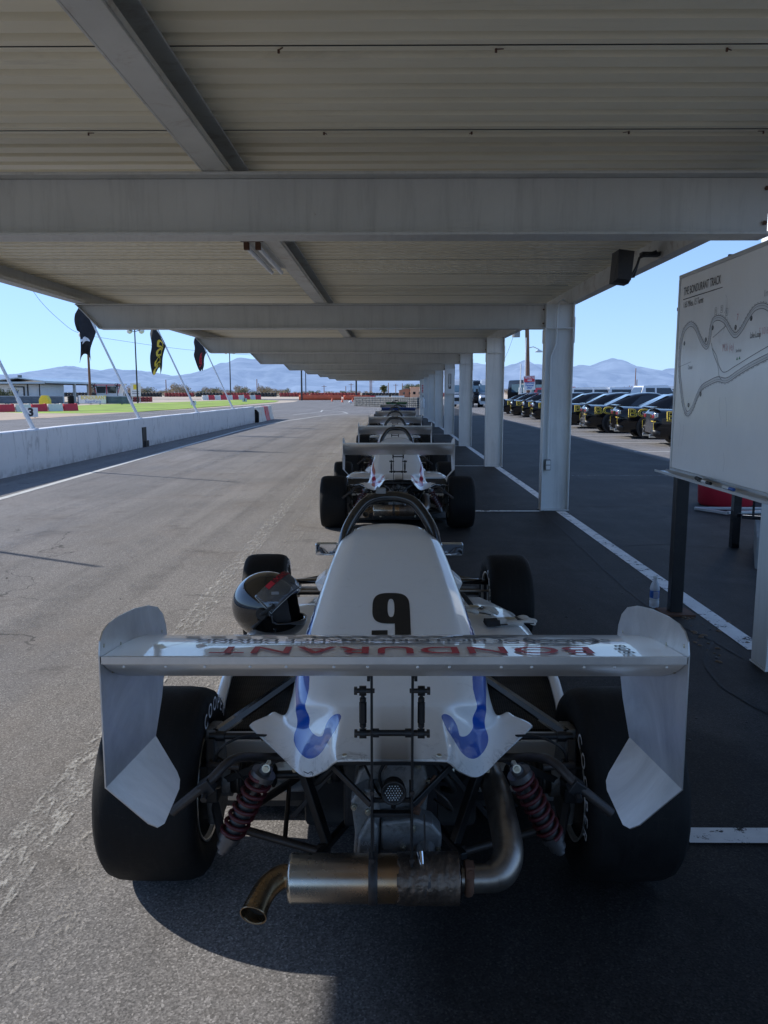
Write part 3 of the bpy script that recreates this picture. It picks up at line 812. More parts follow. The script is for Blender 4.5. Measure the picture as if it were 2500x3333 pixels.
for y in (8.6, 14.9, 21.2, 27.6, 33.9):
    p = empty('flag_pole', (-6.62, y, .75), 0, plab[y], 'flag pole', 'leaning flag poles on the pit wall')
    b = MB(); b.cyl((0, 0, 0), (-1.38, 0, 3.1), .032, .024, 12); b.build('pole', m_pole, p)
    b = MB(); b.cyl((0, 0, .005), (-.25, 0, .56), .040, n=12); b.box((0, 0, .01), (.14, .14, .02)); b.build('sleeve', m_pole, p)
def flag(y, w, h, seed, lab, txt, tm, topcut):
    f = empty('flag', (-8.0, y, 3.85), 0, lab, 'flag', 'black flags on the leaning poles')
    # hangs in folds from the upper pole; the attached edge follows the leaning pole
    b = MB(); rows = []
    n, m = 26, 18
    def S(a, t):
        # a: along the pole from its tip, t: down the hanging cloth
        q = V((1.38 / 3.1 * h * .80 * a, 0, -h * .80 * a))
        L = w * (.80 + .45 * math.exp(-((a - .45) / .16) ** 2) + .25 * a) - h * .25 * a
        q.x += (-.16 * (1 - a) + .05 * math.sin(a * 8 + seed)) * min(1, t * 2) - .18 * a * t
        q.y += .10 * math.sin(a * 10 + seed) * t + .05 * math.sin(t * 5 + seed * 3)
        q.x += .03 * math.sin(t * 6 + a * 7 + seed)
        q.z -= L * t
        return q
    for i in range(n + 1):
        rows.append([S(i / n, j / m) for j in range(m + 1)])
    b.loft(rows); b.build('cloth', m_flag, f, solid=.004)
    if txt:
        def fn(x, yy, z):
            a = .62 + yy * .9; t = .60 - x * .55
            q = S(max(0, min(1, a)), max(0, min(1, t)))
            return (q.x, q.y - .02, q.z)
        text_obj(txt, .55, fn, tm, f, offset=.02, cut=.08)
    return f
flag(21.2, 1.05, .95, .4, 'large black flag with a white mark, drooping from a leaning pole', '4', m_whiteink, 0)
flag(27.6, 1.15, 1.1, 1.9, 'black flag with yellow letters hanging from a leaning pole', 'GOOD', m_yellowink, 0)
flag(33.9, .95, 1.0, 3.1, 'black flag with red lettering hanging at the far end of the wall', 'RED', m_redink, 0)

# blocks beyond the end of the wall
for k, (c, y) in enumerate([('w', 39.3), ('w', 40.6), ('r', 41.9), ('w', 43.2)]):
    b = MB(); b.prism([(-.27, 0), (.27, 0), (.2, .25), (.12, .72), (-.12, .72), (-.2, .25)], 'Y', -.6, .6)
    b.bx(-.2, .2, -.62, -.6, .1, .5)
    o = b.build('barrier_block', m_redblock if c == 'r' else m_whiteblock, bevel=.03)
    o.location = (-6.6, y, 0)
    tag(o, ['white plastic barrier block touching the end of the pit wall', 'second white barrier block past the end of the pit wall', 'red barrier block between white ones past the pit wall', 'white barrier block farthest from the pit wall end'][k], 'barrier block', 'barrier blocks past the pit wall')
b = MB(); b.bx(-.22, .22, -.09, .09, 0, .5); b.prism([(-.2, .5), (.2, .5), (.1, .62), (-.15, .6)], 'Y', -.07, .07)
o = b.build('rubber_buffer', m_rubber, bevel=.03); o.location = (-6.55, 38.72, 0)
tag(o, 'small black rubber buffer at the foot of the far end of the pit wall', 'buffer')

# kart circuit side ------------------------------------------------
def block(x, y, rz, c, L, lab, h=.55, w=.5):
    b = MB(); b.prism([(-w / 2, 0), (w / 2, 0), (w * .42, h * .35), (w * .25, h), (-w * .25, h), (-w * .42, h * .35)], 'X', -L / 2, L / 2)
    b.bx(-L / 2 - .06, -L / 2, -.1, .1, h * .35, h * .7)
    b.bx(L / 2 - .15, L / 2 - .02, -w * .3, w * .3, h, h + .04)
    o = b.build('barrier_block', m_redblock if c == 'r' else m_whiteblock, bevel=.04); o.location = (x, y, 0); o.rotation_euler = (0, 0, rz)
    tag(o, lab, 'barrier block', 'red and white barrier blocks of the kart circuit'); return o
seq = 'rwrwrwr'
names = {0: 'red barrier block at the left edge, behind the number 3 board', 1: 'white barrier block second from the left behind the number 3 board', 2: 'red barrier block behind the leaning pole and below the yellow box', 3: 'white barrier block right of the leaning pole by the guardrail', 4: 'red barrier block below the circuit banner', 5: 'white barrier block second from the right end of the near row', 6: 'red barrier block ending the near row on the grass'}
for i, c in enumerate(seq):
    t = i / 6; x = -30.2 + t * 4.9 + .05; y = 57.9 + t * 5.7
    block(x, y, math.atan2(5.7, 4.9), c, 1.15, names[i])
for i in range(10):
    t = i / 9; x = -36 + t * 8.6; y = 157 + t * 10
    block(x, y, math.atan2(10, 8.6), 'wr'[i % 2], 1.35, ('white' if i % 2 == 0 else 'red') + ' block in the far row, ' + ['first from its left end', 'second from the left end', 'third from the left end', 'fourth from the left end', 'fifth from the left end', 'fifth from the right end', 'fourth from the right end', 'third from the right end', 'second from the right end', 'at its right end'][i], .9)
def numboard(ch, x, y, w, h, lab, bm=m_white):
    s = empty('number_board', (x, y, 0), R(-25) if ch == '3' else 0, lab, 'sign')
    s.rotation_euler = (0, 0, R(24))
    b = MB(); b.bx(-w / 2, w / 2, -.02, .02, .06, h); b.build('sign_panel', bm, s)
    b = MB(); b.bx(-w * .3, -w * .25, .03, .07, 0, h * .9); b.bx(w * .25, w * .3, .03, .07, 0, h * .9); b.build('stake', m_wood, s)
    text_obj(ch, h * 1.05, lambda a, c, z: (a, -.024, c + h * .53), m_ink, s, 'numeral', offset=.03)
numboard('3', -20.3, 45.5, .74, .58, 'white board with a black number 3 by the dirt')
numboard('2', -21.9, 89.7, .62, .52, 'small white board with number 2 on the grass')
numboard('1', -22.4, 124, .7, .55, 'pale blue board with number 1 farthest down the grass', m_roofmetal)
# guardrail
def guardrail(x0, y0, x1, y1, lab, h=1.0):
    L = math.hypot(x1 - x0, y1 - y0); g = empty('guardrail', (x0, y0, 0), math.atan2(y1 - y0, x1 - x0), lab, 'guardrail')
    pr = []
    for k in range(3):
        z = .08 + k * .32
        pr += [(0, z), (-.07, z + .05), (-.07, z + .10), (-.01, z + .15), (-.07, z + .2), (-.07, z + .25), (0, z + .3)]
    b = MB(); b.loft([[(x, a, z) for a, z in pr] for x in (0, L)], smooth=False); b.build('rail', m_guard, g, solid=.01)
    k = 0
    while k * 3 <= L:
        b = MB(); b.bx(k * 3, k * 3 + .12, .02, .16, 0, h + .02); b.build('post', m_guard, g); k += 1
guardrail(-56, 100, -39.9, 98.5, 'grey corrugated guardrail in front of the circuit hut')
guardrail(-38.1, 98.4, -31.0, 96.5, 'grey corrugated guardrail carrying the circuit banner')
b = MB(); b.lathe([(0, 0), (.38, 0), (.38, .2), (.34, .22), (.38, .24), (.38, .46), (.34, .48), (.38, .5), (.38, .72), (.34, .74), (.38, .76), (.38, 1.0), (.3, 1.02), (0, 1.02)], n=18)
o = b.build('tyre_stack', m_rubber); o.location = (-39.0, 98.6, 0); tag(o, 'black tyre stack filling the gap between the two guardrails', 'tyre stack')
s = empty('banner', (-36.0, 97.6, .0), R(-15), 'pale circuit banner with yellow and blue lettering on the guardrail', 'banner')
b = MB(); b.bx(-1.9, 1.9, -.03, .0, .12, 1.08); b.build('banner_sheet', m_white, s)
text_obj('BONDURANT', .62, lambda a, c, z: (a * .92 + .2, -.036, c + .80), m_yellowink, s, offset=.015)
text_obj('SuperKarts', .5, lambda a, c, z: (a + c * .25 + .1, -.036, c + .36), m_blueink, s)
b = MB(); b.prism([(-.35, 0), (.35, 0), (.35, .5), (.2, .8), (-.2, .8), (-.35, .5)], 'Y', -.3, .3); b.bx(-.2, .2, -.2, .2, .8, .84)
o = b.build('box', m_yellow, bevel=.05); o.location = (-36.0, 84.2, .35); 
b = MB(); 
tag(o, 'yellow plastic box behind the barrier blocks by the leaning pole', 'box'); o.location.z = 0; o.scale = (1.5, 1, 1.35)

# circuit hut with long canopy
K = 1.28
h = empty('circuit_building', (-50, 115, 0), 0, 'low white building with a long metal canopy beside the kart circuit', 'building')
OH = (50, -115, 0)
b = MB(OH); b.bx(-54.6, -47.6, 110, 118, 0, 2.75); wlh = b.build('wall', m_sidewall, h)
b = MB(OH); b.bx(-51.2, -49.9, 109.93, 109.99, 0, 2.1); b.build('door', m_sidewall, h)
b = MB(OH); b.bx(-51.35, -51.22, 109.9, 109.98, 0, 2.25); b.bx(-49.88, -49.7, 109.9, 109.98, 0, 2.25); b.bx(-51.2, -49.9, 109.9, 109.98, 2.12, 2.25); b.build('door_frame', m_ink, h)
b = MB(OH); b.bx(-49.35, -49.2, 109.9, 109.98, 0, 2.72); b.bx(-47.72, -47.6, 109.9, 109.98, 0, 2.72); b.build('trim', m_darksteel, h)
b = MB(OH); b.bx(-50.9, -50.6, 109.9, 109.925, 1.3, 1.6); b.build('notice', m_blueink, h)
b = MB(OH)
b.add([(-55.5, 108.6, 2.85), (-50, 108.6, 3.45), (-46.2, 108.6, 2.95), (-46.2, 142, 2.95), (-50, 142, 3.45), (-55.5, 142, 2.85)], [(0, 1, 4, 5), (1, 2, 3, 4)])
b.build('roof', m_roofmetal, h, solid=.14)
b = MB(OH); b.bx(-46.24, -46.16, 108.6, 142, 2.68, 2.95); b.bx(-55.4, -46.3, 108.55, 108.62, 2.6, 2.86); b.build('fascia', m_roofmetal, h)
b = MB(OH); b.bx(-55.3, -46.5, 108.9, 109.3, 2.5, 2.84); b.bx(-46.9, -46.5, 109.31, 141.5, 2.5, 2.84); b.build('eave_shade_bar', m_aged, h)  # dark bar added to stand in for the shade beneath the roof
b = MB(OH); b.bx(-50.1, -49.7, 109, 109.4, 3.4, 3.75); b.build('vent', m_concrete, h)
for i, y in enumerate((119, 124.5, 130.5, 136.5, 141)):
    b = MB(OH); b.bx(-46.7, -46.35, y, y + .35, 0, 2.82); b.build('post', m_steel, h)
# control booth
c = empty('control_booth', (-43.3, 125, 0), 0, 'small white timing booth with slanted windows and red trim', 'booth')
b = MB(); b.prism([(-1.7, 0), (1.6, 0), (1.6, 1.3), (2.1, 2.75), (-2.1, 2.75), (-1.7, 1.3)], 'Y', -1.2, 1.2); b.build('wall', m_white, c)
for x0, x1 in ((-1.55, -.3), (.1, 1.35)):
    b = MB(); b.prism([(x0, 1.35), (x1, 1.35), (x1 + .12, 2.35), (x0 - .12, 2.35)], 'Y', -1.26, -1.21); b.build('window', m_darkglass, c)
b = MB(); b.bx(-2.1, 2.1, -1.27, -1.21, 2.5, 2.62); b.bar((-1.7, -1.24, 1.25), (-2.0, -1.24, 2.5), .05, .09); b.bar((1.6, -1.24, 1.25), (2.0, -1.24, 2.5), .05, .09); b.bx(-.15, -.03, -1.27, -1.21, 1.2, 2.5); b.build('trim', m_redblock, c)
for i, (x, y) in enumerate(((-42.9, 118.5), (-39.5, 118.5))):
    f = empty('pedestal_fan', (x - .5, y, 2.35), 0, ['black fan mounted in front of the white booth', 'black fan mounted on a canopy post beside the notice board'][i], 'fan', 'fans under the canopy')
    b = MB(); b.lathe([(.42, -.1), (.45, 0), (.42, .1)], axis='Y', n=18); b.build('cage', m_ink, f)
    b = MB()
    for k in range(5):
        a = k * 2 * PI / 5; b.box((.2 * math.cos(a), 0, .2 * math.sin(a)), (.3, .03, .14), Matrix.Rotation(-a, 3, 'Y'))
    b.cyl((0, -.1, 0), (0, .15, 0), .09); b.build('blades', m_darksteel, f)
    b = MB(); b.bx(-.04, .04, .1, .18, -2.35, 0); b.build('stand', m_darksteel, f)
s = empty('notice_board', (-36.2, 115, 0), 0, 'tall white notice board with a yellow emblem under the canopy end', 'sign')
b = MB(); b.bx(-.72, .72, -.03, .03, .9, 2.75); b.build('sign_panel', m_white, s)
b = MB(); b.bx(-.3, .3, -.045, -.034, 1.85, 2.55); b.build('emblem', m_yellow, s)
b = MB(); b.bx(-.5, .5, -.045, -.034, 1.2, 1.35); b.bx(-.5, .5, -.045, -.034, 1.5, 1.6); b.build('lettering', m_faintink, s)
b = MB(); b.bx(-.6, -.5, .03, .1, 0, 2.7); b.bx(.5, .6, .03, .1, 0, 2.7); b.build('post', m_steel, s)

# far barriers: painted tyre rows
def tyre_row(x0, y0, x1, y1, z0, h, mat, lab, name='tyre_barrier', group='far tyre barriers', k=.55):
    L = math.hypot(x1 - x0, y1 - y0); n = max(1, int(L / k)); b = MB()
    for i in range(n):
        r = k * .52
        b.lathe([(r * .9, 0), (r, h * .12), (r, h * .38), (r * .86, h * .5), (r, h * .62), (r, h * .88), (r * .9, h), (0, h)], ((i + .5) * k, .03 * math.sin(i * 7), 0), n=8)
    o = b.build(name, mat); o.location = (x0, y0, z0); o.rotation_euler = (0, 0, math.atan2(y1 - y0, x1 - x0))
    tag(o, lab, 'tyre barrier', group); return o
tyre_row(-40.6, 125.6, -36.9, 125.6, 0, .75, m_farred, 'dark red tyre barrier just right of the guardrail end', k=.6)
xs_ = [-78, -62, -53.5, -46, -38.5, -30.5, -22, -8, 4, 16]
cl = ['k', 'r', 'k', 'r', 'k', 'r', 'r', 'k', 'r']
labs = ['black far tyre barrier behind the grass, left of the first red one', 'red far tyre barrier above the number 2 board', 'black far tyre barrier between two red ones above the grass', 'red far tyre barrier left of the middle light mast', 'black far tyre barrier beside the middle light mast', 'red far tyre barrier right of the middle light mast', 'long red far tyre barrier seen under the carport edge', 'black far tyre barrier behind the orange fence', 'red far tyre barrier behind the stacked tyres']
for i in range(9):
    tyre_row(xs_[i], 222, xs_[i + 1] - .3, 222, .22, 1.15, m_farred if cl[i] == 'r' else m_aged, labs[i], k=.9)
tyre_row(-130, 224, -79, 223, .25, 1.2, m_aged, 'long black far tyre barrier behind the canopy building', k=.95)
def orange(x0, x1, y, h, lab, z0=0):
    f = empty('orange_fence', (x0, y, z0), 0, lab, 'barrier', 'orange plastic fences')
    n = max(2, int((x1 - x0) / .5)); b = MB()
    b.loft([[(x, .12 * math.sin(x * 1.7), z) for x in [(x1 - x0) * i / n for i in range(n + 1)]] for z in (0, h * .5, h)]); b.build('mesh_panel', m_orange, f, solid=.03)
    for i in range(0, int(x1 - x0), 3):
        b = MB(); b.bx(i, i + .1, .1, .2, 0, h + .08); b.build('stake', m_redblock, f)
orange(-17.6, -9.5, 155, 1.0, 'orange fence stretch on the left, in front of the far barriers')
orange(-9.2, -4.0, 156.5, .92, 'orange fence stretch on the right, beside the stacked tyres')
for i, (x, y) in enumerate([(-7.2, 119.8), (-6.0, 125.8), (-9.6, 132)]):
    cn = empty('traffic_cone', (x, y, 0), 0, ['orange cone on the left of the far lane', 'orange cone farther right before the orange fence', 'orange cone farthest left at the end of the lane'][i], 'cone', 'cones at the far end of the lane')
    b = MB(); b.lathe([(.17, .03), (.03, .6), (0, .6)], n=14); b.build('cone', m_orange, cn)
    b = MB(); b.box((0, 0, .015), (.4, .4, .03)); b.build('base', m_orange, cn)
b = MB(); b.lathe([(0, 0), (.2, .05), (.25, .2), (.15, .33), (0, .36)], n=14); o = b.build('marker_ball', m_white); o.location = (-5.5, 109.4, 0); tag(o, 'small white marker ball on the far lane', 'marker')
for i, x in enumerate((-8.2, -5.2, -2.0, 1.5)):
    o = block(x, 186, .05, 'wrww'[i], 3.0, ['white block left of the red one, above the stacked tyres', 'red block between white ones far above the stacked tyres', 'white block right of the red one above the stacked tyres', 'white block nearest the columns above the stacked tyres'][i], .7, .8)

# wall of stacked kart tyres, each tyre its own object
def tyre_mesh(r, w, ri):
    b = MB(); b.lathe([(ri, w * .12), (r * .82, 0), (r * .96, w * .1), (r, w * .3), (r, w * .7), (r * .96, w * .9), (r * .82, w), (ri, w * .88), (ri, w * .12)], n=14)
    return b
m_greytyre = M('sun_bleached_tyre', (.17, .17, .165), .85, 0, .35, 2, dirt=.5, dirtcol=(.3, .27, .22), bmp=.2)
proto = None; cnt = 0
for i in range(39):
    t = i / 38; x = -3.75 + t * 6.2; y = 87.0 - t * 12.6
    for k in range(5):
        if proto is None: o = proto = tyre_mesh(.215, .195, .1).build('kart_tyre', m_greytyre)
        else: o = proto.copy(); COL.objects.link(o)
        o.location = (x + random.uniform(-.015, .015), y, k * .197); o.rotation_euler = (0, 0, random.uniform(0, 6))
        tag(o, 'grey weathered kart tyre in the long stacked tyre wall', 'tyre', 'kart tyres stacked as a wall')
b = MB(); b.bx(-.42, .42, -.1, .1, 0, 1.12); b.bx(-.44, .44, -.12, -.1, 1.0, 1.08); o = b.build('dark_screen', m_aged, bevel=.02); o.location = (2.95, 73.6, 0)
tag(o, 'black upright screen closing the right end of the tyre wall', 'screen')

# light masts, poles, wires
def lightmast(x, y, top, lab, r=.11, heads=2, mat=m_darksteel):
    p = empty('light_mast', (x, y, 0), 0, lab, 'light mast')
    b = MB(); b.cyl((0, 0, 0), (0, 0, top), r, r * .75, 10); b.build('pole', mat, p)
    for i in range(heads):
        s = -1 if i % 2 == 0 else 1
        hd = MB(); hd.lathe([(0, .0), (.3, .05), (.42, .35), (.36, .55), (0, .6)], (s * .8, 0, top - .15), 'Y', 12); o = hd.build('lamp_head', m_white, p)
        b = MB(); b.bar((0, 0, top - .3), (s * .7, 0, top - .1), .08, .08); b.build('bracket', mat, o)
lightmast(-34.4, 110, 9.8, 'dark slim light mast with two lamp heads between the leaning poles')
lightmast(-33.6, 170, 9.9, 'dark light mast just left of the big mountain', .13)
lightmast(-37.1, 100, 8.6, 'brown wooden mast with a small lamp behind the first flag', .17, 1, m_wood)
lightmast(-16.5, 150, 5.9 + 3, 'dark mast seen below the carport edge, left one of a pair', .17, 0)
lightmast(-17.0, 162, 6.1 + 3, 'thinner dark mast right of its twin below the carport edge', .1, 0)
lightmast(-8.15, 190, 8, 'dark mast in the middle below the carport roof edge', .22, 0)
def utility(x, y, h, lab, arm=True, lean=0):
    p = empty('utility_pole', (x, y, 0), 0, lab, 'utility pole', 'distant utility poles')
    b = MB(); b.cyl((0, 0, 0), (lean, 0, h), .28, .2, 8); b.build('pole', m_wood, p)
    if arm: 
        b = MB(); b.bx(-1.6, 1.6, -.12, .12, h - 1.0, h - .75); b.build('crossarm', m_wood, p)
UL = [(358, 820, 0), (369, 833, 0), (555, 819, 0), (558.5, 828, 0), (758.5, 828, 1), (747, 834, 0), (799.6, 818, 0), (803, 822, 1), (839, 827, 0), (855, 829, 1), (869, 828, 0), (700, 832, 1), (62, 820, 0), (196, 833, 0), (1370, 796, 0), (1373.5, 820, 0), (1347, 835, 1), (1358, 833, 1), (1399, 836, 1), (1363, 834, 1)]
where = ['left of the second flag', 'beside the second flag, shorter', 'taller of a pair above the far barriers', 'shorter of a pair above the far barriers', 'with a crossarm under the carport edge', 'very small under the carport edge', 'tallest of a close pair under the carport', 'with a crossarm in a close pair under the carport', 'behind the palm tree', 'with a crossarm right of the palm', 'above the brown house', 'far left of the palm', 'behind the circuit hut', 'seen through the canopy', 'tallest above the parked white trucks', 'short one beside the tallest above the trucks', 'small with a crossarm left of the tallest', 'small, close to the tallest on its left', 'small with a crossarm above the red truck', 'small between two others above the trucks']
for (u, v, a), wv in zip(UL, where):
    Y = 420 if v < 822 else 520
    utility((u - 845) / 1758 * Y, Y, 1.42 + (848 - v) / 1758 * Y * .99, 'distant wooden utility pole ' + wv, bool(a))
p = empty('utility_pole', (10.95, 65, 0), 0, 'tall brown wooden utility pole with transformer behind the black cars', 'utility pole')
b = MB(); b.cyl((0, 0, 0), (-.35, 0, 9.5), .19, .14, 12); b.build('pole', m_wood, p)
b = MB(); b.cyl((-1.1, 0, 5.75), (-1.1, 0, 6.6), .32, n=14); b.build('transformer', m_concrete, p)
b = MB(); b.bx(-1.0, -.3, -.05, .05, 6.3, 6.4); b.build('crossarm', m_wood, p)
b = MB(); b.lathe([(0, .2), (.15, .15), (.34, 0), (.30, -.02), (0, -.02)], (.75, 0, 4.6), 'Z', 12); b.tube([(-.15, 0, 4.9), (.3, 0, 5.0), (.75, 0, 4.8)], .04, n=6); b.build('street_lamp', m_white, p)
s = empty('restricted_sign', (10.65, 62, 0), 0, 'white and red restricted area sign on a post', 'sign')
b = MB(); b.box((0, 0, 2.15), (.86, .04, 1.06)); b.build('sign_panel', m_white, s).rotation_euler = (0, R(-4), 0)
b = MB(); b.box((0, -.026, 2.43), (.80, .006, .44)); b.build('red_field', m_redblock, s).rotation_euler = (0, R(-4), 0)
text_obj('RESTRICTED\nAREA', .2, lambda a, c, z: (a * .72 - .14, -.034, c + 2.44), m_white, s, offset=.006)
text_obj('Authorized\nPersonnel\nONLY', .19, lambda a, c, z: (a * .8 - .14, -.034, c + 1.96), m_blueink, s, offset=.006)
b = MB(); b.bx(-.04, .04, .03, .09, 0, 2.6); b.build('post', m_steel, s)
for i, x in enumerate((9.9, 10.25)):
    b = MB(); b.cyl((0, 0, 0), (0, 0, 3.6 - i * .25 + i * 2.2), .045, n=8); b.box((0, 0, .9), (.2, .2, 1.8)); o = b.build('conduit_post', m_white); o.location = (x, 62.5, 0)
    tag(o, ['slim white post, shorter one left of the restricted sign', 'slim white post, taller one left of the restricted sign'][i], 'post')
def wire(pts, r, lab):
    b = MB(); b.tube(crs(pts, 40), r, n=5); o = b.build('overhead_wire', m_darksteel); tag(o, lab, 'wire', 'overhead wires')
wire([(-42, 90, 24), (-41, 93, 14), (-38.5, 97, 9.3), (-37.1, 100, 8.4)], .022, 'thin wire sagging down to the wooden mast at left')
wire([(-37.1, 100, 8.3), (-30, 118, 7.6), (-22, 140, 7.7), (-16.5, 150, 8.4)], .02, 'thin wire running right from the wooden mast')
wire([(9.9, 65, 6.6), (9.3, 66, 4.5), (8.3, 68, 1.8)], .012, 'thin guy wire left of the brown utility pole')

# vegetation ---------------------------------------------------------
def bush_mesh(seed, n, leaf, rx, ry, rz):
    rnd = random.Random(seed); b = MB()
    cl = [(V((rnd.uniform(-1, 1) * rx * .7, rnd.uniform(-1, 1) * ry * .7, rnd.uniform(.25, .9) * rz)), rnd.uniform(.25, .5)) for _ in range(9)]
    for _ in range(n):
        c, r = rnd.choice(cl)
        d = V((rnd.gauss(0, 1), rnd.gauss(0, 1), rnd.gauss(0, 1))).normalized() * r * rnd.random() ** .4
        p = c + V((d.x * rx, d.y * ry, d.z * rz)); p.z = max(p.z, .02)
        a = V((rnd.gauss(0, 1), rnd.gauss(0, 1), rnd.gauss(0, 1))).normalized(); c2 = a.cross(V((rnd.gauss(0, 1), rnd.gauss(0, 1), rnd.gauss(0, 1)))).normalized()
        L = leaf * rnd.uniform(.6, 1.4)
        b.add([p - a * L, p + c2 * L * .4, p + a * L, p - c2 * L * .4], [(0, 1, 2, 3)])
    return b
bprot = []
for i in range(4):
    rt = empty('desert_bush', (0, 0, 0), 0)
    bush_mesh(i * 11 + 3, 1500, .13, 2.6, 1.6, 2.0).build('foliage', m_bush[i], rt)
    st = MB()
    for k in range(4): st.tube([(0, 0, 0), (random.uniform(-.8, .8), random.uniform(-.5, .5), .7), (random.uniform(-1.6, 1.6), random.uniform(-.9, .9), 1.4)], [.07, .05, .02], n=5)
    st.build('stem', m_trunk, rt)
    bprot.append(rt)
def bush(x, y, s, kind, lab, zs=1.0, used=set()):
    o = bprot[kind] if kind not in used else copy_tree(bprot[kind])
    used.add(kind)
    o.location = (x, y, 0.0 if y < 180 else .3); o.rotation_euler = (0, 0, random.uniform(-.5, .5)); o.scale = (s, s, s * zs)
    tag(o, lab, 'bush', 'desert bushes beyond the track')
    return o
bush(-48.9, 102.5, .9, 1, 'olive green bush beside the circuit hut at the left edge', .95)
bush(-51.8, 103.5, .9, 1, 'olive green bush at the far left edge behind the guardrail', 1.0)
rnd = random.Random(5)
for i in range(26):
    u = 205 + i * 16.5 + rnd.uniform(-4, 4)
    Y = 250 + rnd.uniform(-10, 30)
    bush((u - 845) / 1758 * Y, Y, rnd.uniform(.8, 1.5), rnd.choice([0, 2, 0, 3]), 'brown desert bush in the scrub line beyond the far barriers', rnd.uniform(.6, 1.1))
for i in range(8):
    u = 640 + i * 22 + rnd.uniform(-6, 6); Y = 290
    bush((u - 845) / 1758 * Y, Y, rnd.uniform(.7, 1.1), rnd.choice([0, 2, 1]), 'low desert bush left of the palm tree under the carport edge', .8)
for i in range(5):
    u = 888 + i * 9; Y = 320
    bush((u - 845) / 1758 * Y, Y, rnd.uniform(1.3, 1.9), 1, 'green bush above the brown house roof', 1.2)
for i in range(22):
    u = 1100 + i * 17 + rnd.uniform(-4, 4); Y = 330 + rnd.uniform(-10, 30)
    bush((u - 845) / 1758 * Y, Y, rnd.uniform(.9, 1.6), rnd.choice([0, 1, 2]), 'desert bush on the skyline behind the parked vehicles', rnd.uniform(.7, 1.1))
p = empty('palm_tree', ((829 - 845) / 1758 * 250, 250, .3), 0, 'fan palm with a bushy crown far down the lane', 'palm tree')
b = MB(); b.cyl((0, 0, 0), (0, 0, 2.4), .35, .28, 8); b.build('trunk', m_trunk, p)
b = MB()
for i in range(90):
    a = rnd.uniform(0, 2 * PI); e = rnd.uniform(-.9, 1.4); L = rnd.uniform(1.2, 1.9)
    d = V((math.cos(a) * math.cos(e), math.sin(a) * math.cos(e), math.sin(e))); q = V((0, 0, 2.4)) + d * L; q.z -= .35
    s_ = d.cross(V((0, 0, 1))).normalized() * .22
    mid = V((0, 0, 2.4)) + d * L * .6
    b.add([(0, 0, 2.4), mid + s_, q, mid - s_], [(0, 1, 2, 3)])
b.build('crown', m_bush[1], p)
h = empty('brown_house', ((880 - 845) / 1758 * 200, 200, .1), 0, 'low brown house with grey gable roof far down the lane', 'house')
b = MB(); b.bx(-2.0, 1.4, 0, 6, 0, 1.9); b.prism([(-2.0, 1.9), (1.4, 1.9), (-.3, 2.3)], 'Y', 0, 6); b.build('wall', m_brownwall, h)
b = MB(); b.add([(-2.2, -.2, 1.86), (-.3, -.2, 2.4), (2.4, -.2, 2.3), (2.4, 6, 2.3), (-.3, 6, 2.4), (-2.2, 6, 1.86)], [(0, 1, 4, 5), (1, 2, 3, 4)]); b.build('roof', m_concrete, h, solid=.12)
for x in (-1.1, .4): b = MB(); b.bx(x, x + .5, -.04, -.01, .9, 1.4); b.build('window', m_darkglass, h)
h = empty('tan_house', ((903 - 845) / 1758 * 198, 198, .1), 0, 'tan house beside the brown one, half hidden by columns', 'house')
b = MB(); b.bx(-1.8, 3.5, 0, 6, 0, 2.5); b.build('wall', m_tanwall, h)
b = MB(); b.bx(-1.9, 3.6, -.1, 6.1, 2.51, 2.7); b.build('roof', m_tanwall, h)
for x in (-1.2, .2): b = MB(); b.bx(x, x + .6, -.04, -.01, .9, 1.5); b.build('window', m_darkglass, h)

# ================================================================== WHITEBOARD AND THINGS ON THE RIGHT
wb = empty('whiteboard', (1.85, 5.13, 0), 0, 'large free standing whiteboard with the track map on black posts', 'whiteboard')
OW = (-1.85, -5.13, 0)
X0 = 1.775
b = MB(OW); b.bx(X0, X0 + .018, 2.32, 5.10, .952, 2.108); bp = b.build('board', m_board, wb)
b = MB(OW)
b.bx(X0 - .006, X0 + .024, 2.30, 5.12, 2.109, 2.13); b.bx(X0 - .006, X0 + .024, 2.30, 5.12, .93, .951)
b.bx(X0 - .006, X0 + .024, 5.101, 5.12, .952, 2.108); b.bx(X0 - .006, X0 + .024, 2.30, 2.319, .952, 2.108)
b.build('frame', m_plywood, wb, bevel=.002)
b = MB(OW)
for y in (3.1, 4.4): b.box((X0 + .008, y, 2.134), (.02, .016, .010))
for z in (1.93, 1.42): b.box((X0 + .008, 5.126, z), (.025, .018, .02))
b.build('clip', m_darksteel, wb)
b = MB(OW); b.loft([[(X0 - .007, y, .935), (X0 - .02, y, .925), (X0 - .075, y, .925), (X0 - .082, y, .934), (X0 - .082, y, .920), (X0 - .007, y, .915)] for y in (2.2, 5.17)], closed=True, caps=True, smooth=False)
b.build('marker_tray', m_plywood, wb)
for y in (5.10, 2.42):
    b = MB(OW); b.bx(1.805, 1.885, y - .035, y + .035, .014, 2.05); po = b.build('post', m_darksteel, wb, bevel=.004)
    b = MB(OW); b.bx(1.75, 1.95, y - .09, y + .09, 0, .014); b.build('base_plate', m_rust, po)
def bd(pts, w, mat, name='track_line', lift=.0012):
    b = MB(OW)
    P = [V((X0 - lift, y, z)) for y, z in pts]; L = []; Q = []
    for i, p in enumerate(P):
        d = (P[min(i + 1, len(P) - 1)] - P[max(i - 1, 0)]).normalized(); n = V((0, -d.z, d.y)) * w / 2
        L.append(p + n); Q.append(p - n)
    b.loft([L, Q], smooth=False); return b.build(name, mat, bp, fix=False)
def offs(pts, o):
    out = []
    for i, p in enumerate(pts):
        a = V(pts[max(0, i - 1)]); c = V(pts[min(len(pts) - 1, i + 1)]); d = (c - a).normalized()
        out.append((p[0] - d.y * o, p[1] + d.x * o))
    return out
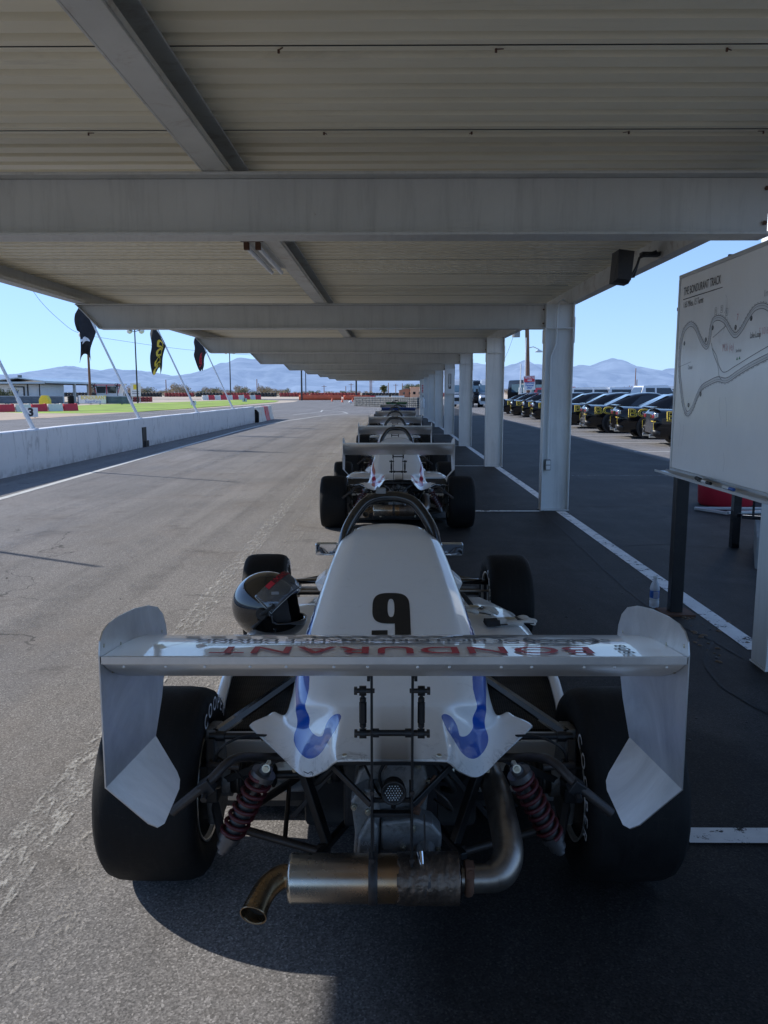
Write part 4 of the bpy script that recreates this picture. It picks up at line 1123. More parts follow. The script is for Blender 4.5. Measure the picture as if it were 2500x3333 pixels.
def sm(pts, k=6):
    return [(q.x, q.y) for q in crs([(a, c, 0) for a, c in pts], len(pts) * k)]
main = sm([(3.55, 1.62), (3.68, 1.71), (3.827, 1.784), (3.886, 1.807), (3.961, 1.83), (4.048, 1.826), (4.119, 1.787), (4.184, 1.738), (4.255, 1.712), (4.322, 1.742), (4.394, 1.793), (4.481, 1.82), (4.557, 1.813), (4.586, 1.768), (4.595, 1.714), (4.626, 1.675), (4.683, 1.692), (4.747, 1.738), (4.813, 1.793), (4.897, 1.821), (4.987, 1.799), (5.032, 1.75), (5.054, 1.676), (5.048, 1.57), (5.011, 1.471), (4.965, 1.38), (4.913, 1.313), (4.858, 1.296), (4.793, 1.331), (4.742, 1.389), (4.674, 1.446), (4.568, 1.473), (4.448, 1.492), (4.331, 1.484), (4.196, 1.519), (4.055, 1.553), (3.853, 1.592), (3.5, 1.65)])
for o, w, mt in ((.013, .0028, m_ink), (-.013, .0028, m_ink), (.002, .0014, m_greyink)):
    bd(offs(main, o), w, mt)
bd(main, .024, M('map_grey', (.64, .65, .66), .3), 'track_fill', .0006)
s2 = sm([(4.565, 1.692), (4.531, 1.636), (4.459, 1.566), (4.434, 1.512), (4.397, 1.488)])
s3 = sm([(4.552, 1.664), (4.485, 1.62), (4.442, 1.565), (4.37, 1.527), (4.232, 1.555), (4.062, 1.595), (3.86, 1.639), (3.5, 1.71)])
bd(s2, .003, m_ink); bd(s3, .003, m_ink)
bd([(4.55, 1.72), (4.38, 1.77)], .003, m_ink); bd([(4.86, 1.60), (5.06, 1.575)], .002, m_greyink)
dash = offs(main, .019)
for i in range(0, len(dash) - 2, 2): bd([dash[i], dash[i + 1]], .003, m_faintink, 'kerb_mark')
def bt(txt, y, z, size, mat=m_ink, sx=1.0, off=.0, align='LEFT'):
    return text_obj(txt, size, lambda a, c, q: (X0 - .0016, y - a * sx, z + c), mat, bp, off=OW, offset=off, align=align)
bt('THE BONDURANT TRACK', 5.04, 2.022, .066, sx=.705, off=.0002)
bd([(5.045, 1.978), (4.455, 1.978)], .005, m_ink)
bt('1.65 Miles, 15 Turns', 5.035, 1.943, .052, sx=.74)
bt('Lake Loop', 4.08, 1.698, .042, sx=.66); bt('Carousel', 4.90, 1.568, .036, m_greyink, .52); bt('Start/Finish', 4.235, 1.632, .024, m_ink, .6)
bt('M.k (e)', 4.41, 1.655, .06, m_pinkink, .85, -.001); bt('S 10 6', 3.985, 1.71, .05, m_pinkink, .8, -.001); bt('1m s', 3.96, 1.885, .05, m_ink, .8, -.001)
bt('7', 4.25, 1.80, .05, m_pinkink, .8)
for i, (y, z, n) in enumerate([(4.984, 1.714, '9'), (4.65, 1.715, '12'), (4.56, 1.774, '11'), (4.258, 1.752, '10'), (4.08, 1.782, '7'), (4.680, 1.41, '15'), (4.86, 1.346, '8')]):
    b = MB(OW); b.cyl((X0 - .0008, y, z), (X0 - .0014, y, z), .013, n=16); b.build('turn_marker', m_ink, bp)
    text_obj(n, .02, lambda a, c, q: (X0 - .002, y - a * .8, z + c), m_board, bp, off=OW, name='numeral')
for k, (y, z) in enumerate([(4.53, 1.862), (4.45, 1.864), (4.38, 1.842)]):
    bd([(y - .013, z - .018), (y - .013, z + .018), (y + .013, z + .018), (y + .013, z - .018), (y - .013, z - .018)], .002, m_ink, 'box_mark')
    bt(str(3 - k), y + .008, z, .03, m_greyink, .8)
rb = random.Random(3)
for i in range(16):     # half wiped pen strokes
    y = rb.uniform(2.9, 5.0); z = rb.uniform(1.08, 1.42)
    if i > 11: z = rb.uniform(1.45, 2.0)
    bd(sm([(y, z), (y - rb.uniform(-.03, .03), z - .05), (y - rb.uniform(-.04, .04), z - rb.uniform(.06, .2))], 3), .0018, m_faintink, 'pen_stroke')
b = MB(OW); b.prism([(4.225, 1.585), (4.205, 1.585), (4.215, 1.60)], 'X', X0 - .0016, X0 - .001); b.prism([(4.195, 1.588), (4.175, 1.588), (4.185, 1.603)], 'X', X0 - .0016, X0 - .001); b.build('arrow', M('green_ink', (.03, .25, .12), .5), bp)
# markers in the tray
for lab, y0, y1, x, cm, bm in (('black dry erase marker lying in the whiteboard tray', 4.45, 4.31, 1.715, m_ink, m_white), ('white marker with a blue cap lying in the whiteboard tray', 4.16, 4.03, 1.722, m_blueink, m_white)):
    mk = empty('marker_pen', (x, y0, .937), 0, lab, 'marker')
    L = y1 - y0
    b = MB(); b.cyl((0, 0, 0), (0, L * .62, 0), .0085, n=12); b.build('barrel', bm if 'blue' in lab else m_white, mk)
    b = MB(); b.cyl((0, L * .62, 0), (0, L, 0), .0095, .0085, n=12); b.build('cap', cm, mk)
    if 'black' in lab:
        b = MB(); b.cyl((0, .035, 0), (0, L * .14, 0), .0092, n=12); b.build('end_plug', cm, mk)
mk = empty('marker_pen', (1.722, 4.475, .940), 0, 'short black marker touching the longer one in the tray', 'marker')
b = MB(); b.cyl((0, 0, 0), (.012, .09, 0), .011, n=12); b.build('barrel', m_ink, mk)
b = MB(); b.cyl((.012, .09, 0), (.014, .10, 0), .007, n=12); b.build('cap', m_ink, mk)

# water bottle
bo = empty('water_bottle', (1.76, 5.25, 0), 0, 'clear plastic water bottle with blue label beside the whiteboard post', 'bottle')
b = MB(); pf = [(0, .004), (.026, 0), (.031, .008), (.031, .045), (.0285, .05), (.031, .055), (.031, .062), (.030, .066), (.030, .118), (.032, .122), (.032, .128), (.030, .14), (.024, .16), (.0155, .178), (.0125, .186), (.0125, .195), (0, .196)]
b.lathe(pf, n=24); b.build('bottle_body', m_pet, bo)
b = MB(); b.lathe([(.0308, .067), (.0308, .117)], n=24); lb = b.build('label', m_blueink, bo)
b = MB()
for k in range(7): b.bx(-.018, .018, -.0325, -.0315, .073 + k * .006, .076 + k * .006)
b.build('lettering', m_whiteink, lb)
b = MB(); b.lathe([(.0145, .194), (.0150, .197), (.0150, .212), (.013, .214), (0, .214)], n=20); b.build('cap', m_white, bo)
b = MB(); b.lathe([(0, .006), (.027, .006), (.029, .05), (.029, .05), (.0, .0501)], n=20)

# red tub, blue bin, loose frame, steps with railing
b = MB(); b.lathe([(0, 0), (.30, 0), (.33, .02), (.345, .3), (.36, .56), (.38, .57), (.385, .60), (.36, .60), (.33, .56), (.31, .05), (0, .05)], n=40)
o = b.build('red_tub', m_redtub); o.location = (4.28, 10.25, 0); o.scale = (1.0, 1.0, 1.1); tag(o, 'dark red plastic tub standing behind the whiteboard', 'tub')
bn = empty('blue_bin', (5.02, 10.75, 0), 0, 'bright blue plastic bin beside the red tub', 'bin')
b = MB(); b.loft([[(-.2 * k, -.16 * k, z), (.2 * k, -.16 * k, z), (.2 * k, .16 * k, z), (-.2 * k, .16 * k, z)] for z, k in ((0, .85), (.55, 1.0))], closed=True, caps=True, smooth=False)
for k in range(5): b.bx(-.15 + k * .07, -.12 + k * .07, -.175, -.15, .04, .5)
b.build('body', m_blueplastic, bn, bevel=.01)
b = MB(); b.bx(-.23, .23, -.19, .19, .551, .6); b.build('rim', m_blueplastic, bn, bevel=.01)
fr = empty('metal_frame', (4.1, 9.3, .0), 0, 'pale metal frame of flat bars lying on the paving', 'frame')
b = MB()
P = [(-.42, .35, .05), (.42, .30, .05), (.55, .05, .05), (.10, -.02, .05), (-.22, .02, .05)]
b.bar((-.40, .42, .03), (.50, .40, .03), .04, .03); b.bar((.50, .40, .03), (.95, -.1, .03), .04, .03); b.bar((-.40, .42, .03), (-.18, .0, .03), .045, .03); b.bar((-.18, .0, .04), (.25, .06, .04), .05, .03); b.bar((.25, .06, .035), (1.1, -.35, .035), .045, .03); b.bar((.0, .2, .02), (.9, .15, .02), .03, .02)
b.build('bars', m_plywood, fr, bevel=.003)
st = empty('concrete_steps', (3.6, 6.9, 0), 0, 'grey concrete step block with a square hole at the right edge', 'steps')
OS = (-3.6, -6.9, 0)
b = MB(OS); b.prism([(2.95, 6.42), (4.4, 6.42), (4.4, 7.5), (3.42, 7.5)], 'Z', 0, .27); b.prism([(3.75, 6.5), (4.4, 6.5), (4.4, 7.5), (3.95, 7.5)], 'Z', .271, .48); b.build('block', m_concrete, st, bevel=.012)
b = MB(OS); b.bx(3.02, 3.15, 6.405, 6.4185, .10, .205); b.build('hole', m_ink, st)
rl = empty('railing', (3.2, 7.35, 0), 0, 'black iron stair railing with thin balusters at the right edge', 'railing')
OR = (-3.2, -7.35, 0)
b = MB(OR); b.bx(3.14, 3.21, 7.32, 7.39, .0, 1.1); b.build('post', m_blackpaint, rl, bevel=.003)
b = MB(OR); b.bar((3.2, 7.28, .30), (4.4, 6.6, .30), .03, .035); b.bar((3.2, 7.28, 1.08), (4.4, 6.6, 1.08), .03, .04); b.build('rail', m_blackpaint, rl, bevel=.003)
for k in range(10):
    t = (k + .7) / 10.5; b = MB(OR); b.bar((3.2 + 1.2 * t, 7.28 - .68 * t, .315), (3.2 + 1.2 * t, 7.28 - .68 * t, 1.06), .016, .016); b.build('baluster', m_blackpaint, rl)
ob = empty('office_building', (9.5, 16, 0), 0, 'plain white building wall behind the top of the whiteboard', 'building')
b = MB((-9.5, -16, 0)); b.bx(5.42, 14, 10.9, 12.3, 0, 4.6); b.build('wall', m_barewhite, ob, bevel=.01)
b = MB((-9.5, -16, 0)); b.bx(5.38, 14.1, 10.86, 12.34, 4.601, 4.75); b.build('parapet', m_barewhite, ob)
b = MB((-9.5, -16, 0)); b.bx(7.2, 8.2, 10.87, 10.895, 0, 2.1); b.build('door', m_steel, ob)
b = MB((-9.5, -16, 0)); b.bx(9.2, 10.8, 10.87, 10.895, 1.0, 2.1); b.build('window', m_darkglass, ob)
# bits of debris on the paving
rd = random.Random(11)
def debris(name, lab, grp, mat, spots, r):
    pr = None
    for x, y in spots:
        if pr is None:
            b = MB(); n = 7
            b.loft([[(r * k * math.cos(2 * PI * i / n) * (1 + .5 * math.sin(i * 3)), r * k * .8 * math.sin(2 * PI * i / n) * (1 + .4 * math.cos(i * 5)), z) for i in range(n)] for k, z in ((1, 0.001), (.7, r * .35), (.2, r * .45))], closed=True, caps=True)
            pr = o = b.build(name, mat)
        else: o = pr.copy(); COL.objects.link(o)
        o.location = (x, y, 0); o.rotation_euler = (0, 0, rd.uniform(0, 6)); k = rd.uniform(.5, 1.5); o.scale = (k, k * rd.uniform(.6, 1.6), k)
        tag(o, lab, 'debris', grp)
debris('rubber_crumb', 'tiny black rubber crumb lying on the paving', 'rubber crumbs on the paving', m_ink,
       [(rd.uniform(1.1, 1.95), rd.uniform(3.1, 7.2)) for _ in range(46)] + [(rd.uniform(2.2, 3.4), rd.uniform(4.5, 9)) for _ in range(14)] + [(rd.uniform(-5, -1.6), rd.uniform(4, 11)) for _ in range(9)], .008)
debris('dead_leaf', 'dark dead leaf lying by the foot of the whiteboard post', 'dead leaves by the posts', m_trunk,
       [(1.95 + rd.gauss(0, .06), 5.0 - abs(rd.gauss(0, .25))) for _ in range(16)] + [(1.80 + rd.gauss(0, .05), 4.35 + rd.gauss(0, .2)) for _ in range(12)], .013)

# ================================================================== PARKED VEHICLES
def half(rows, mats_pick=None):
    return [[(x, -y, z) for y, z in reversed(r)] + [(x, y, z) for y, z in r[1 if r[0][0] == 0 else 0:]] for x, r in rows]
def wheelset(root, xs, yo, r, w=.24):
    for x in xs:
        for s in (-1, 1):
            e = bpy.data.objects.new('wheel', None); COL.objects.link(e); e.parent = root; e.location = (x, s * yo, r)
            b = MB(); b.lathe([(r * .66, -w / 2), (r * .93, -w / 2), (r, -w / 2 + .03), (r, w / 2 - .03), (r * .93, w / 2), (r * .66, w / 2)], axis='Y', n=24); b.build('tyre', m_rubber, e)
            b = MB(); b.lathe([(0, s * (w / 2 - .05)), (r * .2, s * (w / 2 - .04)), (r * .6, s * (w / 2 - .07)), (r * .67, s * w / 2)], axis='Y', n=24)
            for k in range(5):
                a = k * 2 * PI / 5; b.box((math.cos(a) * r * .36, s * (w / 2 - .035), math.sin(a) * r * .36), (r * .6, .025, .05), Matrix.Rotation(-a, 3, 'Y'))
            b.build('rim', m_caralloy, e)
def muscle():
    root = empty('black_coupe')
    st = [(0.02, [(.66, .34), (.80, .36), (.86, .52), (.86, .68), (.80, .83), (0, .86)]),
          (0.08, [(.72, .24), (.86, .32), (.915, .52), (.905, .74), (.83, .93), (0, .95)]),
          (0.16, [(.74, .20), (.90, .30), (.93, .54), (.92, .80), (.84, .985), (0, 1.01)]),
          (0.30, [(.76, .20), (.91, .29), (.945, .56), (.935, .82), (.85, .965), (0, .99)]),
          (0.95, [(.78, .20), (.92, .29), (.965, .60), (.945, .84), (.86, .965), (0, 1.0)]),
          (1.70, [(.78, .20), (.90, .28), (.935, .58), (.92, .82), (.84, .945), (0, .96)]),
          (2.60, [(.78, .20), (.90, .28), (.93, .56), (.91, .80), (.84, .935), (0, .95)]),
          (3.40, [(.78, .20), (.90, .28), (.94, .58), (.92, .80), (.83, .93), (0, .97)]),
          (4.10, [(.78, .20), (.91, .29), (.955, .58), (.93, .78), (.80, .87), (0, .92)]),
          (4.70, [(.74, .22), (.86, .30), (.91, .52), (.89, .70), (.76, .80), (0, .84)]),
          (4.96, [(.62, .26), (.74, .32), (.78, .50), (.76, .64), (.66, .73), (0, .75)])]
    b = MB(); b.loft([[(x, -y, z) for y, z in r] + [(x, y, z) for y, z in reversed(r[:-1])] for x, r in st], caps=True)
    b.build('body', m_blackcar, root, sub=1)
    # greenhouse
    gh = [(.80, [(.80, .93), (.66, .97), (.55, .975), (0, .98)]), (1.30, [(.80, .94), (.68, 1.16), (.58, 1.22), (0, 1.24)]), (1.75, [(.80, .94), (.66, 1.30), (.56, 1.385), (0, 1.41)]),
          (2.20, [(.80, .93), (.66, 1.33), (.55, 1.425), (0, 1.45)]), (2.75, [(.80, .92), (.66, 1.30), (.56, 1.40), (0, 1.43)]), (3.45, [(.80, .91), (.76, .93), (.68, .95), (0, .96)])]
    b = MB(); b.loft([[(x, -y, z) for y, z in r] + [(x, y, z) for y, z in reversed(r[:-1])] for x, r in gh])
    rf = b.build('roof', m_blackcar, root, sub=1)
    for s in (-1, 1):
        b = MB(); P = [(1.55, .955), (1.93, 1.30), (2.25, 1.345), (2.75, 1.31), (3.32, .95)]
        yy = lambda z: .805 - (z - .93) * .36
        b.add([(x, s * (yy(z) + .012), z) for x, z in P], [tuple(range(5))]); b.build('side_window', m_darkglass, rf)
    b = MB(); b.add([(.86, -.6, 1.0), (.86, .6, 1.0), (1.60, .52, 1.365), (1.60, -.52, 1.365)], [(0, 1, 2, 3)]); b.build('rear_window', m_darkglass, rf)
    b = MB(); b.loft([[(.02, y, 1.0), (.0, y, 1.035), (.12, y, 1.045), (.2, y, 1.01)] for y in (-.80, -.4, 0, .4, .80)], closed=True, caps=True); b.build('spoiler', m_blackcar, root)
    for s in (-1, 1):
        b = MB(); b.loft([[(.012 + .09 * (abs(y) > .8), s * y, z) for z in (.74, .76, .82, .84)] for y in (.35, .6, .78, .85)]); b.build('tail_light', m_tail, root, solid=.02)
        b = MB(); b.loft([[(.02 + .10 * t, s * (.885 + .035 * t), z) for z in (.77, .79, .86, .88)] for t in (0, .4, .7, .9)]); b.build('lamp_trim', m_lampglass, root, solid=.012)
        b = MB(); b.bx(.62, .86, s * .955, s * .968, .515, .56); b.build('side_marker', m_tail, root)
        b = MB(); b.bar((.03, s * .84, .42), (.02, s * .84, .64), .02, .02); b.bar((.05, s * .90, .655), (.0, s * .60, .665), .02, .02); b.build('yellow_trim', m_yellowink, root)
        b = MB(); b.loft([[(.02, s * .5, .30), (.0, s * .5, .42)], [(.03, s * .82, .28), (.02, s * .86, .44)], [(.20, s * .925, .26), (.18, s * .945, .40)]]); b.build('bumper_trim', m_darksteel, root, solid=.01)
        for x in (1.0, 3.95):
            b = MB(); b.lathe([(0, s * .955), (.40, s * .955), (.415, s * .975), (.40, s * .99), (.39, s * .97)][0:1] + [(.405, s * .94), (.42, s * .972), (.395, s * .974), (0, s * .95)], (x, 0, .36), 'Y', 28); b.build('wheel_arch', m_ink, root)
        text_obj('BONDURANT', .58, (lambda s: lambda a, c, z: ((.30 + a * .90) if s < 0 else (3.6 - a * .86), s * (.968 + z * 1 - .028 * max(0, (c + .12)) / .15), .785 + c * .60))(s), m_yellowink, root, outline=.013, align='LEFT')
    wheelset(root, (1.0, 3.95), .86, .355, .25)
    for s in (-1, 1): b = MB(); b.cyl((-.02, s * .5, .26), (.2, s * .5, .26), .05, n=12); b.build('exhaust_tip', m_lampglass, root)
    b = MB(); b.bx(.8, 4.3, -.8, .8, .16, .26); b.build('underbody', m_ink, root)
    return root
mc = muscle()
ordn = ['nearest black coupe, its rear corner just left of the whiteboard edge', 'second black coupe in from the whiteboard, yellow outlined letters fully visible', 'third black coupe in from the whiteboard, between two lettered ones', 'black coupe whose tail shows just right of the thick column', 'black coupe mostly hidden behind the thick column', 'first black coupe left of the thick column', 'second black coupe left of the thick column', 'third black coupe left of the thick column', 'fourth black coupe left of the thick column', 'farthest black coupe at the end of the row by the van']
for i, y in enumerate([21.45, 25.1, 28.75, 32.4, 36.05, 39.7, 43.35, 47.0, 50.6, 54.2]):
    o = mc if i == 0 else copy_tree(mc)
    o.location = (7.05 + .08 * math.sin(i * 2.3), y + .9, 0); o.rotation_euler = (0, 0, R(-7.5 + math.sin(i * 4) * .8))
    tag(o, ordn[i], 'car', 'black coupes parked in a row')

def vehicle(name, kind, paint, glass, loc, rz, lab, cat, grp, roof_lights=False):
    root = empty(name, loc, rz, lab, cat, grp)
    if kind == 'van':
        L, W, H = 5.9, 1.0, 2.75
        st = [(0, .88, 2.55), (.15, .96, 2.68), (3.9, .96, 2.72), (4.5, .94, 2.45), (5.05, .92, 1.45), (5.75, .90, 1.20), (5.9, .80, .95)]
    elif kind == 'suv':
        L = 4.7; st = [(0, .86, .95), (.1, .92, 1.05), (1.0, .93, 1.1), (3.2, .93, 1.12), (3.5, .93, 1.10), (4.5, .90, 1.0), (4.7, .78, .8)]
    elif kind == 'pickup':
        L = 5.6; st = [(0, .92, 1.05), (.1, .95, 1.1), (2.2, .95, 1.12), (3.9, .95, 1.18), (4.0, .95, 1.18), (5.4, .92, 1.10), (5.6, .84, .9)]
    else:
        L = 4.6; st = [(0, .8, .9), (.12, .88, .98), (1.0, .9, 1.0), (3.2, .9, .98), (4.4, .86, .82), (4.6, .74, .62)]
    b = MB(); b.loft([[(x, -wd * .86, .3), (x, -wd, .5), (x, -wd, h * (.62 if kind == 'van' else .8)), (x, -wd * .88, h - .06), (x, -wd * .7, h), (x, wd * .7, h), (x, wd * .88, h - .06), (x, wd, h * (.62 if kind == 'van' else .8)), (x, wd, .5), (x, wd * .86, .3)] for x, wd, h in st], closed=True, caps=True)
    bo = b.build('body', paint, root)
    if kind == 'van':
        b = MB(); b.add([(4.5, -.82, 2.36), (4.5, .82, 2.36), (5.08, .86, 1.5), (5.08, -.86, 1.5)], [(0, 1, 2, 3)]); b.add([(4.52, -.84, 2.36), (4.52, .84, 2.36), (5.11, .87, 1.5), (5.11, -.87, 1.5)], [(0, 1, 2, 3)]); b.build('windscreen', glass, root)
        for s in (-1, 1):
            b = MB(); b.bx(3.75, 4.6, s * .945, s * .975, 1.45, 2.2); b.bx(.6, 3.5, s * .962, s * .97, 1.45, 2.25); b.build('side_window', glass, root)
            b = MB(); b.box((5.62, s * .82, 1.0), (.25, .16, .26)); b.build('headlight', m_lampglass, root)
            b = MB(); b.box((4.9, s * 1.12, 1.6), (.1, .2, .35)); b.build('mirror', m_ink, root)
        b = MB(); b.box((5.86, 0, .78), (.12, 1.3, .35)); b.build('grille', m_ink, root)
        b = MB(); b.box((5.5, 0, 1.32), (.42, 1.55, .02)); b.build('bonnet_stripe', m_ink, root).rotation_euler = (0, 0, 0)
        if roof_lights:
            for k in range(5): b = MB(); b.box((4.4, -.7 + k * .35, 2.72), (.12, .14, .08)); b.build('marker_light', m_white, root)
        wheelset(root, (1.1, 4.95), .88, .36)
    else:
        if kind == 'suv': g = [(.1, 1.05, .1), (.35, 1.72, .25), (2.8, 1.78, .25), (3.6, 1.1, .1)]
        elif kind == 'pickup': g = [(2.0, 1.12, .1), (2.25, 1.78, .25), (3.5, 1.82, .25), (4.2, 1.15, .1)]
        else: g = [(.6, .98, .1), (1.3, 1.4, .25), (2.5, 1.44, .25), (3.4, .98, .1)]
        z0 = g[0][1]; wd = .92
        b = MB(); b.loft([[(x, -(wd - .06 - .18 * (z - z0)), z) , (x, (wd - .06 - .18 * (z - z0)), z)] for x, z, _ in g], smooth=False)
        # side panels in body colour with the windows laid on them
        for s in (-1, 1): b.add([(x, s * (wd - .06 - .18 * (z - z0)), z) for x, z, _ in g], [tuple(range(4))])
        rf = b.build('roof', paint, root, bevel=.04)
        for s in (-1, 1):
            xs_ = [g[0][0] + .35, (g[1][0] + g[2][0]) / 2, g[2][0] + (g[3][0] - g[2][0]) * .6]
            for a, c in ((xs_[0], xs_[1] - .05), (xs_[1] + .05, xs_[2])):
                zt = g[1][1] - .12
                P = [(a, z0 + .05), (c, z0 + .05), (min(c, g[2][0] + .15), zt), (max(a, g[1][0] + .02), zt)]
                m_ = MB(); m_.add([(x, s * (wd - .05 - .18 * (z - z0)), z) for x, z in P], [(0, 1, 2, 3)]); m_.build('side_window', glass, root)
        m_ = MB(); m_.add([(g[2][0] + .06, y * .92, g[2][1] - .04) for y in (-.7, .7)] + [(g[3][0] + .0, y, g[3][1] + .06) for y in (.8, -.8)], [(0, 1, 2, 3)]); m_.build('windscreen', glass, root)
        m_ = MB(); m_.add([(g[0][0] - .01, y, g[0][1] + .1) for y in (-.75, .75)] + [(g[1][0] - .05, y, g[1][1] - .08) for y in (.66, -.66)], [(0, 1, 2, 3)]); m_.build('rear_window', glass, root)
        for s in (-1, 1):
            m_ = MB(); m_.box((-.0, s * .78, .85), (.06, .16, .22)); m_.build('tail_light', m_tail, root)
            m_ = MB(); m_.box((L - .12, s * .68, .72), (.2, .3, .16)); m_.build('headlight', m_lampglass, root)
        wheelset(root, (.95, L - .95), .84, .36)
    return root
m_vwhite = M('white_car_paint', (.78, .79, .80), .2, 0, .03, 1, coat=.8)
m_vred = M('red_car_paint', (.50, .02, .03), .2, 0, .05, 1, coat=.8)
m_vgrey = M('silver_car_paint', (.35, .37, .4), .25, .5, .05, 1, coat=.8)
m_vsilverblue = M('silver_van_paint', (.42, .47, .52), .25, .3, .05, 1, coat=.6)
B = R(-100)
vehicle('van', 'van', m_vsilverblue, m_vanglass, (7.6, 84, 0), B, 'silver blue van at the left, seen between two columns', 'van', 'vans parked beyond the coupes')
vehicle('van', 'van', m_vsilverblue, m_vanglass, (10.3, 84, 0), B, 'silver blue van nearer the thick column, second of the two', 'van', 'vans parked beyond the coupes')
vehicle('van', 'van', m_blackcar, m_vanglass, (9.4, 91, 0), B, 'black van peeking out between the two silver ones', 'van', 'vans parked beyond the coupes', True)
vehicle('van', 'van', m_blackcar, m_vanglass, (12.6, 84, 0), R(-50), 'black van with roof lights at the end of the coupes row', 'van', 'vans parked beyond the coupes', True)
cars = [('suv', m_vwhite, 1300, 60, 'white car directly behind the white pickup bed'), ('suv', m_vwhite, 1382, 70, 'white car seen over the roof of the nearest coupe'), ('pickup', m_vwhite, 1410, 88, 'white pickup far behind the red one'), ('suv', m_vwhite, 1352, 78, 'white car far behind the white hatchback'), ('suv', m_vgrey, 1282, 84, 'silver car far behind the white pickup cab'), ('pickup', m_vred, 1392, 58, 'red pickup truck beyond the nearest black coupes'), ('suv', m_vwhite, 1225, 62, 'white car showing its roof right of the thick column'), ('suv', m_vwhite, 1268, 72, 'white car left of the large white truck'),
        ('pickup', m_vwhite, 1288, 54, 'large white pickup truck beyond the coupes'), ('suv', m_vwhite, 1335, 66, 'white car between the white pickup and the white hatchback'), ('suv', m_vwhite, 1366, 56, 'white hatchback just left of the red pickup'), ('sedan', m_vgrey, 1243, 58, 'grey car roof low behind the fourth coupe'),
        ('suv', m_vwhite, 1448, 60, 'white car at the left edge of the whiteboard'), ('sedan', m_vgrey, 1112, 70, 'pale car beside the black van'), ('suv', m_vred, 1150, 66, 'dark red car behind the restricted sign'), ('sedan', m_vwhite, 1318, 84, 'small white car far behind the white pickup'), ('suv', m_vwhite, 1430, 80, 'white car far behind the red pickup'), ('suv', m_vwhite, 1205, 82, 'white car far away hidden by the thick column'), ('pickup', m_vwhite, 1250, 90, 'white pickup farthest in the lot')]
for i, (k, p_, u, y, lab) in enumerate(cars):
    vehicle({'pickup': 'pickup_truck', 'suv': 'parked_car', 'sedan': 'parked_car'}[k], k, p_, m_vanglass if i % 2 else m_darkglass, ((u - 845) / 1758 * y * .8, y * .8, 0), R(-8 + 13 * math.sin(i * 1.7)), lab, 'truck' if k == 'pickup' else 'car', 'vehicles in the far lot')

# ================================================================== RACE CARS
O = (-.008, -2.26, 0)       # part shapes are written in lane coordinates, then moved to the rear axle
def rb_(): return MB(O)
HALF = [  # tail to front: (x, y, z) from the centre line out to the lower edge
    [(0, 1.800, .560), (.112, 1.800, .560), (.139, 1.808, .550), (.173, 1.870, .495), (.232, 1.968, .435), (.308, 2.085, .440), (.407, 2.200, .473)],
    [(0, 1.86, .566), (.114, 1.86, .566), (.146, 1.872, .555), (.182, 1.93, .507), (.240, 2.02, .452), (.312, 2.125, .452), (.397, 2.22, .476)],
    [(0, 2.03, .583), (.114, 2.03, .583), (.152, 2.04, .570), (.196, 2.08, .538), (.252, 2.13, .490), (.308, 2.19, .472), (.366, 2.26, .476)],
    [(0, 2.10, .606), (.135, 2.10, .605), (.200, 2.11, .595), (.250, 2.14, .565), (.286, 2.20, .518), (.312, 2.25, .482), (.342, 2.30, .470)],
    [(0, 2.33, .672), (.180, 2.33, .668), (.240, 2.33, .650), (.273, 2.33, .604), (.294, 2.34, .532), (.308, 2.35, .460), (.316, 2.36, .380)],
    [(0, 2.62, .760), (.165, 2.62, .757), (.222, 2.62, .738), (.255, 2.62, .682), (.278, 2.62, .580), (.294, 2.62, .460), (.302, 2.62, .330)],
    [(0, 2.87, .838), (.138, 2.87, .835), (.194, 2.87, .816), (.228, 2.87, .756), (.240, 2.87, .640), (.260, 2.87, .490), (.270, 2.87, .330)],
    [(0, 3.06, .890), (.116, 3.06, .888), (.168, 3.06, .872), (.204, 3.06, .812), (.232, 3.06, .690), (.250, 3.06, .510), (.256, 3.06, .330)],
    [(0, 3.15, .900), (.106, 3.148, .897), (.152, 3.14, .882), (.196, 3.115, .822), (.228, 3.10, .700), (.246, 3.09, .510), (.254, 3.09, .330)]]
for r_ in HALF[4:]:
    (a0, b0, c0), (a1, b1, c1), (a2, b2, c2), (a3, b3, c3) = r_[:4]
    r_[0] = (a0, b0, c0 + .006); r_[1] = (a1 * .92, b1, c1 + .001); r_[2] = (a2 - .002, b2, c2 - .009); r_[3] = (a3 + .004, b3, c3 + .004)
ROWS = [[(-x, y, z) for x, y, z in reversed(r[1:])] + list(r) for r in HALF]
S = surf(ROWS)
def normal(s, t):
    a = S(s + .02, t) - S(s - .02, t); c = S(s, t + .02) - S(s, t - .02)
    n = a.cross(c).normalized()
    return n if n.z > -.2 else -n
def on_top(x, y, lift=.0015):
    lo, hi = 0, 8
    for _ in range(16):
        m = (lo + hi) / 2
        if S(6, m).y < y: lo = m
        else: hi = m
    t = (lo + hi) / 2; lo, hi = 4.0, 8.0
    for _ in range(14):
        m = (lo + hi) / 2
        if S(m, t).x < x: lo = m
        else: hi = m
    s = (lo + hi) / 2
    return S(s, t) + V((0, 0, lift))
def stripe_val(p):
    x, y, z = abs(p.x), p.y, p.z
    best = 9
    for a, c in zip(SP, SP[1:]):
        d = c - a; k = max(0, min(1, (V((x, y, z)) - a).dot(d) / d.length_squared)); best = min(best, (V((x, y, z)) - a - d * k).length)
    return .031 - best
SP = [S(6 + a_, t_) for a_, t_ in ((4.6, 7.9), (4.1, 6.8), (3.45, 5.6), (3.1, 4.88), (2.9, 4.2), (2.83, 3.3), (3.42, 2.65), (3.95, 1.93), (3.77, 1.57), (3.38, 1.35), (2.85, 1.32), (2.48, 1.48), (2.23, 1.77))]
SP = [V((abs(p.x), p.y, p.z)) for p in SP]
SP = crs(SP, 40)
